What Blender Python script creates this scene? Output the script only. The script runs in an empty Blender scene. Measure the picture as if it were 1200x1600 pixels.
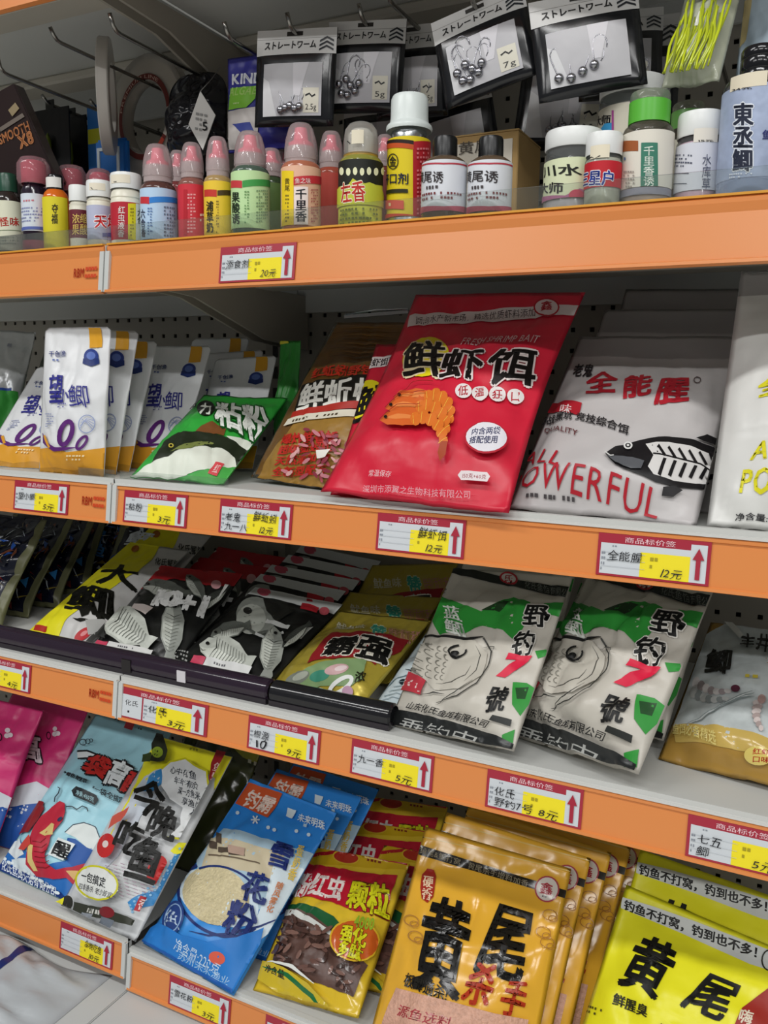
import bpy, bmesh, math, random
from mathutils import Vector, Matrix, noise
SC = bpy.context.scene
COL = SC.collection
rad = math.radians
# ---------------------------------------------------------------- camera
CAM_POS = Vector((.7022, -.7188, .9868)); FPX = 1327.9
_y, _p, _r = rad(26.6092), rad(8.4061), rad(.9039)
FWD = Vector((-math.sin(_y)*math.cos(_p), math.cos(_y)*math.cos(_p), -math.sin(_p)))
RGT = Vector((math.cos(_y), math.sin(_y), 0)); UPV = RGT.cross(FWD)
RGT, UPV = RGT*math.cos(_r)+UPV*math.sin(_r), UPV*math.cos(_r)-RGT*math.sin(_r)
cam = bpy.data.cameras.new('camera'); cam.sensor_fit = 'VERTICAL'; cam.sensor_height = 24
cam.lens = 24*FPX/1600; cam.clip_start = .02
camo = bpy.data.objects.new('camera', cam); COL.objects.link(camo)
mw = Matrix((RGT, UPV, -FWD)).transposed().to_4x4(); mw.translation = CAM_POS
camo.matrix_world = mw; SC.camera = camo
# ---------------------------------------------------------------- world, lights, exposure
SC.view_settings.view_transform = 'Standard'; SC.view_settings.look = 'None'
SC.view_settings.gamma = 1; SC.view_settings.use_curve_mapping = False
SC.view_settings.exposure = -.36
W = bpy.data.worlds.new('shop_air'); SC.world = W; W.use_nodes = True
bg = W.node_tree.nodes['Background']; bg.inputs[0].default_value = (.93, .96, 1, 1); bg.inputs[1].default_value = .2
def ceiling_tube(x, y, e, ln=1.2, rz=0):
    l = bpy.data.lights.new('ceiling_tube_light', 'AREA'); l.shape = 'RECTANGLE'; l.size = ln; l.size_y = .16
    l.energy = e; l.color = (1, .995, .98)
    o = bpy.data.objects.new('ceiling_tube_light', l); o.location = (x, y, 2.55); o.rotation_euler = (0, 0, rz); COL.objects.link(o)
ceiling_tube(.9, -1.3, 24); ceiling_tube(-.9, -1.3, 24); ceiling_tube(2.7, -1.3, 19)
ceiling_tube(.9, -3.0, 44); ceiling_tube(-.9, -3.0, 44); ceiling_tube(2.7, -3.0, 44)
# ---------------------------------------------------------------- helpers
def ray(px, py): return FWD + RGT*((px-600)/FPX) + UPV*((800-py)/FPX)
def at_y(px, py, Y):
    d = ray(px, py); return CAM_POS + d*((Y-CAM_POS.y)/d.y)
def at_z(px, py, Z):
    d = ray(px, py); return CAM_POS + d*((Z-CAM_POS.z)/d.z)
def depth(P): return (P-CAM_POS).dot(FWD)
def lin(c):
    c = c.lstrip('#'); v = [int(c[i:i+2], 16)/255 for i in (0, 2, 4)]
    return [x/12.92 if x <= .04045 else ((x+.055)/1.055)**2.4 for x in v]
_M = {}
def mat(c, kind='print'):
    k = (c, kind)
    if k in _M: return _M[k]
    m = bpy.data.materials.new(kind+'_'+c.strip('#')); m.use_nodes = True; nt = m.node_tree; N = nt.nodes; L = nt.links
    b = N['Principled BSDF']; rgb = lin(c); b.inputs['Base Color'].default_value = (*rgb, 1)
    out = N['Material Output']
    def setv(**kw):
        for a, v in kw.items(): b.inputs[a.replace('_', ' ')].default_value = v
    def bump(scale, st, dist=.001, detail=2):
        tc = N.new('ShaderNodeTexCoord'); n = N.new('ShaderNodeTexNoise'); n.inputs['Scale'].default_value = scale; n.inputs['Detail'].default_value = detail
        bp = N.new('ShaderNodeBump'); bp.inputs['Strength'].default_value = st; bp.inputs['Distance'].default_value = dist
        L.new(tc.outputs['Object'], n.inputs['Vector']); L.new(n.outputs['Fac'], bp.inputs['Height']); L.new(bp.outputs['Normal'], b.inputs['Normal'])
    def vary(scale, amt, detail=4):
        tc = N.new('ShaderNodeTexCoord'); n = N.new('ShaderNodeTexNoise'); n.inputs['Scale'].default_value = scale; n.inputs['Detail'].default_value = detail
        r = N.new('ShaderNodeMix'); r.data_type = 'RGBA'
        r.inputs['A'].default_value = (*[x*(1-amt) for x in rgb], 1); r.inputs['B'].default_value = (*[min(1, x*(1+amt)) for x in rgb], 1)
        L.new(tc.outputs['Object'], n.inputs['Vector']); L.new(n.outputs['Fac'], r.inputs['Factor']); L.new(r.outputs['Result'], b.inputs['Base Color'])
    if kind == 'film': setv(Roughness=.35, Specular_IOR_Level=.42); bump(38, .35, .003)
    elif kind == 'foil': setv(Roughness=.3, Metallic=.35); bump(45, .6, .004)
    elif kind == 'glossfilm': setv(Roughness=.19, Specular_IOR_Level=.5); bump(26, .25, .003)
    elif kind == 'ink': setv(Roughness=.42, Specular_IOR_Level=.28); bump(38, .25, .003)
    elif kind == 'print': setv(Roughness=.55, Specular_IOR_Level=.3)
    elif kind == 'powder': setv(Roughness=.5); vary(260, .35); bump(320, .8, .002)
    elif kind == 'mottle': setv(Roughness=.4); vary(70, .3); bump(60, .5, .003)
    elif kind == 'plastic': setv(Roughness=.32)
    elif kind == 'gloss': setv(Roughness=.14)
    elif kind == 'paint': setv(Roughness=.45); vary(9, .04); bump(400, .06, .0006)
    elif kind == 'card': setv(Roughness=.8); vary(30, .1); bump(150, .2, .001)
    elif kind == 'metal': setv(Roughness=.25, Metallic=1.)
    elif kind == 'matte': setv(Roughness=.7)
    elif kind in ('clear', 'frost', 'tint', 'milky', 'acrylic'):
        nt.nodes.remove(b); t = N.new('ShaderNodeBsdfTransparent'); g = N.new('ShaderNodeBsdfGlossy'); d = N.new('ShaderNodeBsdfDiffuse'); tr = N.new('ShaderNodeBsdfTranslucent')
        g.inputs['Roughness'].default_value = .08; d.inputs['Color'].default_value = (*rgb, 1); tr.inputs['Color'].default_value = (*rgb, 1)
        t.inputs['Color'].default_value = (*[.5+.5*x for x in rgb], 1) if kind != 'tint' else (*[.15+.85*x for x in rgb], 1)
        a0 = N.new('ShaderNodeMixShader'); a0.inputs[0].default_value = .4; L.new(d.outputs[0], a0.inputs[1]); L.new(tr.outputs[0], a0.inputs[2])
        a = N.new('ShaderNodeMixShader'); a.inputs[0].default_value = {'clear': .1, 'frost': .3, 'tint': .3, 'milky': .8, 'acrylic': .045}[kind]
        L.new(t.outputs[0], a.inputs[1]); L.new(a0.outputs[0], a.inputs[2])
        lw = N.new('ShaderNodeLayerWeight'); lw.inputs['Blend'].default_value = .25
        mu = N.new('ShaderNodeMath'); mu.operation = 'MULTIPLY'; mu.inputs[1].default_value = .75; L.new(lw.outputs['Fresnel'], mu.inputs[0])
        s = N.new('ShaderNodeMixShader'); L.new(mu.outputs[0], s.inputs[0]); L.new(a.outputs[0], s.inputs[1]); L.new(g.outputs[0], s.inputs[2]); L.new(s.outputs[0], out.inputs['Surface'])
    _M[k] = m; return m
def tag(o, label=None, cat=None, group=None, kind=None):
    for a, v in (('label', label), ('category', cat), ('group', group), ('kind', kind)):
        if v: o[a] = v
    return o
def link(name, me, m=None, parent=None, smooth=False):
    o = bpy.data.objects.new(name, me); COL.objects.link(o)
    if m is not None:
        for q in (m if isinstance(m, (list, tuple)) else [m]): me.materials.append(q)
    if parent is not None: o.parent = parent
    if smooth:
        for p in me.polygons: p.use_smooth = True
    return o
def mesh(name, vs, fs, m=None, parent=None, smooth=False):
    me = bpy.data.meshes.new(name); me.from_pydata([tuple(v) for v in vs], [], fs); me.update()
    return link(name, me, m, parent, smooth)
def from_bm(name, bm, m=None, parent=None, smooth=False):
    me = bpy.data.meshes.new(name); bm.to_mesh(me); bm.free(); return link(name, me, m, parent, smooth)
def empty(name, loc=(0, 0, 0), rot=None):
    o = bpy.data.objects.new(name, None); o.empty_display_size = .02; COL.objects.link(o); o.location = loc
    if rot is not None: o.rotation_euler = rot
    return o
def addbox(bm, x0, x1, y0, y1, z0, z1, M=None):
    v = [bm.verts.new((M @ Vector(p)) if M else p) for p in ((x0, y0, z0), (x1, y0, z0), (x1, y1, z0), (x0, y1, z0), (x0, y0, z1), (x1, y0, z1), (x1, y1, z1), (x0, y1, z1))]
    for f in ((0, 3, 2, 1), (4, 5, 6, 7), (0, 1, 5, 4), (1, 2, 6, 5), (2, 3, 7, 6), (3, 0, 4, 7)): bm.faces.new([v[i] for i in f])
def box(name, x0, x1, y0, y1, z0, z1, m, parent=None, bev=0):
    bm = bmesh.new(); addbox(bm, x0, x1, y0, y1, z0, z1)
    if bev: bmesh.ops.bevel(bm, geom=bm.edges[:], offset=bev, segments=2, affect='EDGES')
    return from_bm(name, bm, m, parent)
def tube_bm(bm, pts, r, seg=8):
    pts = [Vector(p) for p in pts]; rings = []
    up = Vector((.13, .31, .94))
    for i, p in enumerate(pts):
        t = (pts[min(i+1, len(pts)-1)]-pts[max(i-1, 0)]).normalized()
        a = t.cross(up); a = a.normalized() if a.length > 1e-4 else Vector((1, 0, 0)); b = t.cross(a)
        rr = r[i] if isinstance(r, (list, tuple)) else r
        rings.append([bm.verts.new(p+a*rr*math.cos(k*2*math.pi/seg)+b*rr*math.sin(k*2*math.pi/seg)) for k in range(seg)])
    for i in range(len(rings)-1):
        for k in range(seg): bm.faces.new((rings[i][k], rings[i][(k+1) % seg], rings[i+1][(k+1) % seg], rings[i+1][k]))
    bm.faces.new(rings[0][::-1]); bm.faces.new(rings[-1])
def tube(name, pts, r, m, parent=None, seg=8):
    bm = bmesh.new(); tube_bm(bm, pts, r, seg); return from_bm(name, bm, m, parent, True)
def lathe(name, prof, m, parent=None, seg=36, ribs=0, rib=.0, loc=None):
    vs = []; fs = []; n = len(prof)
    for k in range(seg):
        a = 2*math.pi*k/seg; f = 1+(rib if ribs and (k % 2) else 0)
        for r, z in prof: vs.append((r*f*math.cos(a), r*f*math.sin(a), z))
    for k in range(seg):
        for i in range(n-1):
            fs.append((k*n+i, ((k+1) % seg)*n+i, ((k+1) % seg)*n+i+1, k*n+i+1))
    o = mesh(name, vs, fs, m, parent); me = o.data
    bm = bmesh.new(); bm.from_mesh(me); bmesh.ops.remove_doubles(bm, verts=bm.verts[:], dist=1e-6); bmesh.ops.recalc_face_normals(bm, faces=bm.faces[:]); bm.to_mesh(me); bm.free()
    for p in me.polygons: p.use_smooth = True
    try: me.set_sharp_from_angle(angle=rad(38))
    except Exception: pass
    if loc: o.location = loc
    return o
def copy_tree(o, parent=None):
    c = o.copy(); COL.objects.link(c); c.parent = parent
    for ch in list(o.children): copy_tree(ch, c)
    return c
def place(o, p):
    o.rotation_mode = 'YXZ'; o.location = p[:3]; o.rotation_euler = (-p[4], p[5], p[3])
def pose_matrix(p):
    return Matrix.Translation(Vector(p[:3])) @ Matrix.Rotation(p[3], 4, 'Z') @ Matrix.Rotation(-p[4], 4, 'X') @ Matrix.Rotation(p[5], 4, 'Y')
# ---------------------------------------------------------------- glyphs (the built-in font carries CJK)
_G = {}
def glyph(ch, off):
    k = (ch, round(off, 3))
    if k not in _G:
        c = bpy.data.curves.new('glyph', 'FONT'); c.body = ch; c.offset = off; c.resolution_u = 2; c.fill_mode = 'FRONT'
        o = bpy.data.objects.new('glyph', c); me = bpy.data.meshes.new_from_object(o)
        vs = [(v.co.x, v.co.y) for v in me.vertices]; fs = [tuple(p.vertices) for p in me.polygons]
        bpy.data.objects.remove(o); bpy.data.curves.remove(c); bpy.data.meshes.remove(me)
        if ord(ch) > 0x2000: adv = 1.0
        elif vs: adv = max(x for x, y in vs)+.07
        else: adv = .3
        _G[k] = (vs, fs, adv)
    return _G[k]
SEPARATE = {'title', 'red_title', 'red_fish', 'blue_scales', 'cloud_outline', 'cloud_pattern', 'speech_cloud', 'camouflage_patch', 'prawn_print', 'white_mark', 'fin', 'red_mark', 'whisker'}
MANY = {'shred_print', 'pellet_print', 'scale_dots', 'net_print', 'foam', 'small_print', 'form_print', 'fish_scales'}
class Art:
    """flat print on a surface: inv(px,py)->(u,v) metres on the sheet, surf(u,v,off)->local point"""
    def __init__(s, parent, inv, surf, g=.011, kind='ink', base=.0009, step=.00012):
        s.parent, s.inv, s.surf, s.g, s.kind, s.off, s.step = parent, inv, surf, g, kind, base, step
        s.view = (0, 0, 1); s.acc = {}; s.uvmode = None
    def at(s, v): s.view = v; return s
    def uv(s, p):
        if s.uvmode: return s.uvmode(*p)
        return s.inv(s.view[0]+p[0]*s.view[2], s.view[1]+p[1]*s.view[2])
    def add(s, vs, fs, col, name, kind=None, cut=True):
        bm = bmesh.new()
        for x, y in vs: bm.verts.new((x, y, 0))
        bm.verts.ensure_lookup_table()
        for f in fs:
            try: bm.faces.new([bm.verts[i] for i in f])
            except ValueError: pass
        if cut:
            bmesh.ops.triangulate(bm, faces=bm.faces[:])
            for ax in (0, 1):
                lo = min(v[ax] for v in vs); hi = max(v[ax] for v in vs); g = s.g[ax] if isinstance(s.g, tuple) else s.g
                for k in range(math.floor(lo/g)+1, math.ceil(hi/g)):
                    co = [0, 0, 0]; no = [0, 0, 0]; co[ax] = k*g; no[ax] = 1
                    bmesh.ops.bisect_plane(bm, geom=bm.verts[:]+bm.edges[:]+bm.faces[:], dist=1e-7, plane_co=co, plane_no=no)
        bm.verts.index_update()
        s.n = getattr(s, 'n', 0)+1; V, Fc = s.acc.setdefault((name, col, kind or s.kind, s.n if name in SEPARATE else 0), ([], []))
        n0 = len(V)
        for v in bm.verts: V.append(s.surf(v.co.x, v.co.y, s.off))
        for f in bm.faces: Fc.append(tuple(n0+v.index for v in f.verts))
        bm.free(); s.off += s.step
    def poly(s, pts, col, name='print', kind=None):
        q = [s.uv(p) for p in pts]; s.add(q, [tuple(range(len(q)))], col, name, kind)
    def rect(s, x0, y0, x1, y1, col, name='print', kind=None): s.poly([(x0, y0), (x1, y0), (x1, y1), (x0, y1)], col, name, kind)
    def ell(s, cx, cy, rx, ry, col, ang=0, name='print', n=22, kind=None):
        a = rad(ang); P = []
        for k in range(n):
            t = 2*math.pi*k/n; x, y = rx*math.cos(t), ry*math.sin(t)
            P.append((cx+x*math.cos(a)-y*math.sin(a), cy+x*math.sin(a)+y*math.cos(a)))
        s.poly(P, col, name, kind)
    def ring(s, cx, cy, rx, ry, th, col, ang=0, name='print', n=22, a0=0, a1=360):
        a = rad(ang); P = []; full = a1-a0 >= 360
        for k in range(n+1):
            t = rad(a0+(a1-a0)*k/n)
            P.append(tuple((cx+x*math.cos(a)-y*math.sin(a), cy+x*math.sin(a)+y*math.cos(a)) for x, y in ((rx*math.cos(t), ry*math.sin(t)), ((rx-th)*math.cos(t), (ry-th)*math.sin(t)))))
        q = [s.uv(p) for pr in P for p in pr]
        s.add(q, [(2*k, 2*k+1, 2*k+3, 2*k+2) for k in range(n)], col, name)
    def line(s, pts, w, col, name='print', taper=False):
        n = len(pts); q = []
        for i, p in enumerate(pts):
            a = pts[max(i-1, 0)]; b = pts[min(i+1, n-1)]; dx, dy = b[0]-a[0], b[1]-a[1]; l = math.hypot(dx, dy) or 1
            ww = w[i] if isinstance(w, (list, tuple)) else w*(1-.85*abs(2*i/(n-1)-1)**1.5 if taper else 1)
            q += [(p[0]-dy/l*ww/2, p[1]+dx/l*ww/2), (p[0]+dy/l*ww/2, p[1]-dx/l*ww/2)]
        q = [s.uv(p) for p in q]
        s.add(q, [(2*k, 2*k+1, 2*k+3, 2*k+2) for k in range(n-1)], col, name)
    def text(s, t, TL, TR, BL, col, bold=.02, out=0, oc='#ffffff', vert=False, name='lettering', wob=0, cut=True, ital=0, kind=None):
        A, B, C = (Vector(s.uv(p)) for p in (TL, TR, BL)); ex, ey = B-A, C-A
        asc = all(ord(c) < 0x2000 for c in t)
        for ps in ((1, 0) if out else (0,)):
            vs = []; fs = []; rr = bold*.75+(out if ps else 0)
            if ps: sh = [(rr*math.cos(k*math.pi/4), rr*math.sin(k*math.pi/4)) for k in range(8)]
            elif rr < .012: sh = [(0, 0)]
            else: sh = [(rr*a, rr*b) for a, b in ((-.9, -.6), (.9, -.6), (.9, .6), (-.9, .6))]+([(0, 0)] if rr > .03 else [])
            gl = [glyph(c, 0) for c in t]; adv = [g[2] for g in gl]; tot = len(t) if vert else sum(adv)
            for sx, sy in sh:
                x0 = 0
                for i, (gv, gf, _) in enumerate(gl):
                    n0 = len(vs); dx = dy = 0
                    for gx, gy in gv:
                        if wob:
                            w = noise.noise_vector((gx*1.4+i*5.1, gy*1.4+3.3, 7.7+len(t)))*wob; dx, dy = w.x, w.y
                        gx2, gy2 = gx+dx+sx, gy+dy+sy
                        yy = 1-(gy2/.73) if asc else 1-(gy2+.1)/.98
                        if vert: px, py = gx2, (i+yy)/tot
                        else: px, py = (x0+gx2)/tot, yy
                        px += ital*(1-py)
                        p = A+ex*px+ey*py; vs.append((p.x, p.y))
                    fs += [tuple(n0+j for j in f) for f in gf]; x0 += adv[i]
            if vs: s.add(vs, fs, oc if ps else col, name+('_outline' if ps else ''), kind, cut)
    def dash(s, TL, TR, BL, rows, col, name='small_print', seed=1, dens=.8, fill=.5):
        """unreadable small print: rows of short marks"""
        R = random.Random(seed); vs = []; fs = []
        A, B, C = (Vector(s.uv(p)) for p in (TL, TR, BL)); ex, ey = B-A, C-A
        ch = ey.length/rows; n = max(2, int(ex.length/(ch*.75)))
        for r in range(rows):
            end = n if r < rows-1 else int(n*R.uniform(.6, 1))
            for i in range(end):
                if R.random() > dens: continue
                a = (i+.1)/n; b = (i+R.uniform(.6, .92))/n; c = (r+.5-fill/2)/rows; d = (r+.5+fill/2*R.uniform(.7, 1))/rows; k = len(vs)
                for x, y in ((a, c), (b, c), (b, d), (a, d)): p = A+ex*x+ey*y; vs.append((p.x, p.y))
                fs.append((k, k+1, k+2, k+3))
        if vs: s.add(vs, fs, col, name, cut=False)
    def build(s):
        for (name, col, kind, _), (V, Fc) in s.acc.items():
            o = mesh(name, V, Fc, mat(col, kind), s.parent, smooth=True)
            if name in MANY: o['kind'] = 'stuff'
        s.acc = {}
# ---------------------------------------------------------------- pouch
def sst(a, b, x):
    t = min(1, max(0, (x-a)/(b-a))); return t*t*(3-2*t)
class Pouch:
    def __init__(s, name, p, col, label, cat='pouch', group=None, T=.02, seed=1, wr=.0022, kind='film', curl=0, seal=.1, rc=0, gus=.16, header=None, side=None, wav=.0, pleat=0, back=.2, pinch=0):
        s.pinch = pinch; s.p = p; s.w, s.h = p[6], p[7]; s.T, s.seed, s.wr, s.curl, s.seal, s.rc, s.gus, s.wav, s.pleat = T, seed, wr, curl, seal, rc, gus, wav, pleat
        nu, nv = s.nu, s.nv = 34, 44; s.F = [[s.front0(i/nu, j/nv) for i in range(nu+1)] for j in range(nv+1)]; vs = []; fs = []; mi = []
        for sd in (0, 1):
            for j in range(nv+1):
                for i in range(nu+1):
                    u, v = i/nu, j/nv
                    q = s.loc((u-.5)*s.w, v*s.h)
                    f = s.F[j][i] if sd == 0 else min(s.F[j][i], -back*s.F[j][i])-.0008
                    if i in (0, nu) or j in (0, nv): f = s.F[j][i]
                    vs.append((q[0], q[1]-f, q[2]))
        N1 = (nu+1)*(nv+1)
        for sd in (0, 1):
            for j in range(nv):
                for i in range(nu):
                    a = sd*N1+j*(nu+1)+i; f = (a, a+1, a+nu+2, a+nu+1); fs.append(f if sd == 0 else f[::-1])
                    v = (j+.5)/nv; u = (i+.5)/nu; m = 0
                    if header and v > header[0]: m = 1
                    elif side and (u < side[0] or u > 1-side[0] or v < side[0]*.6): m = 2 if header else 1
                    mi.append(m)
        ms = [mat(col, kind)]
        if header: ms.append(mat(header[1], header[2]))
        if side: ms.append(mat(side[1], side[2]))
        o = mesh(name, vs, fs, ms, None, True); me = o.data
        for pl, m in zip(me.polygons, mi): pl.material_index = m
        bm = bmesh.new(); bm.from_mesh(me); bmesh.ops.remove_doubles(bm, verts=bm.verts[:], dist=1e-6); bm.to_mesh(me); bm.free()
        place(o, p); tag(o, label, cat, group); s.o = o
        s.im = pose_matrix(p).inverted()
        s.art = Art(o, s.inv, s.surf, g=(s.w/s.nu, s.h/s.nv), kind='ink' if kind != 'glossfilm' else 'glossfilm')
    def loc(s, x, z):
        v = z/s.h
        if s.rc and v > 1-s.rc/s.h:
            t = (z-(s.h-s.rc))/s.rc; x *= 1-(2*s.rc/s.w)*(1-math.sqrt(max(0, 1-t*t)))*.98
        x = x*(1-s.pinch*math.sin(math.pi*v))+s.wav*math.sin(v*5+s.seed)*s.w
        return (x, s.curl*v*v*v, z)
    def front(s, u, v):
        a = min(max(u, 0), 1)*s.nu; b = min(max(v, 0), 1)*s.nv; i = min(int(a), s.nu-1); j = min(int(b), s.nv-1); a -= i; b -= j; F = s.F
        return (F[j][i]*(1-a)+F[j][i+1]*a)*(1-b)+(F[j+1][i]*(1-a)+F[j+1][i+1]*a)*b
    def front0(s, u, v):
        e = abs(2*u-1); pu = (1-e**2.6); pv = sst(0, s.gus, v)*(1-sst(.5, 1-s.seal, v))*.8+.2*sst(0, .08, v)*(1-sst(1-s.seal-.1, 1-s.seal+.02, v))
        b = s.T*pu*pv
        k = s.seed*13.7
        n = noise.noise((u*2.6+k, v*3.4, k))*1.0+abs(noise.noise((u*5+k, v*7-k, 2.2)))*-.8+noise.noise((u*9, v*11+k, 5))*.3
        c1 = noise.noise((u*2.3+k, v*2.9+1.7*k, 11.3)); c2 = noise.noise((u*3.4-k+v*1.5, v*1.8+k, 4.1)); n -= .55*math.exp(-(c1/.09)**2)+.4*math.exp(-(c2/.08)**2)-.3
        edge = sst(0, .06, u)*sst(0, .06, 1-u)*(.35+.65*(1-sst(.85, 1, v)))
        b += s.wr*n*edge
        if s.pleat: b += s.pleat*math.sin(u*19+s.seed)*math.exp(-((v-.12)/.1)**2)*pu
        return b
    def inv(s, px, py):
        o = s.im @ CAM_POS; d = s.im.to_3x3() @ ray(px, py); y = 0
        for _ in range(24):
            t = (y-o.y)/d.y; x, z = o.x+d.x*t, o.z+d.z*t
            v = min(1, max(0, z/s.h)); y = .5*y+.5*s.loc(0, v*s.h)[1]-.5*s.front(min(1, max(0, x/s.w+.5)), v)
        return (x/(1-s.pinch*math.sin(math.pi*v)), z)
    def surf(s, x, z, off):
        x = min(s.w*.497, max(-s.w*.497, x)); z = min(s.h*.997, max(s.h*.003, z))
        u, v = x/s.w+.5, z/s.h; q = s.loc(x, z); return (q[0], q[1]-s.front(u, v)-off, q[2])
    def done(s): s.art.build(); return s
def clone(src, p, label, group=None, thin=.5):
    c = copy_tree(src.o); place(c, p); c['label'] = label
    c.scale = (p[6]/src.w, thin, p[7]/src.h)
    if group: c['group'] = group
    return c
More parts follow.
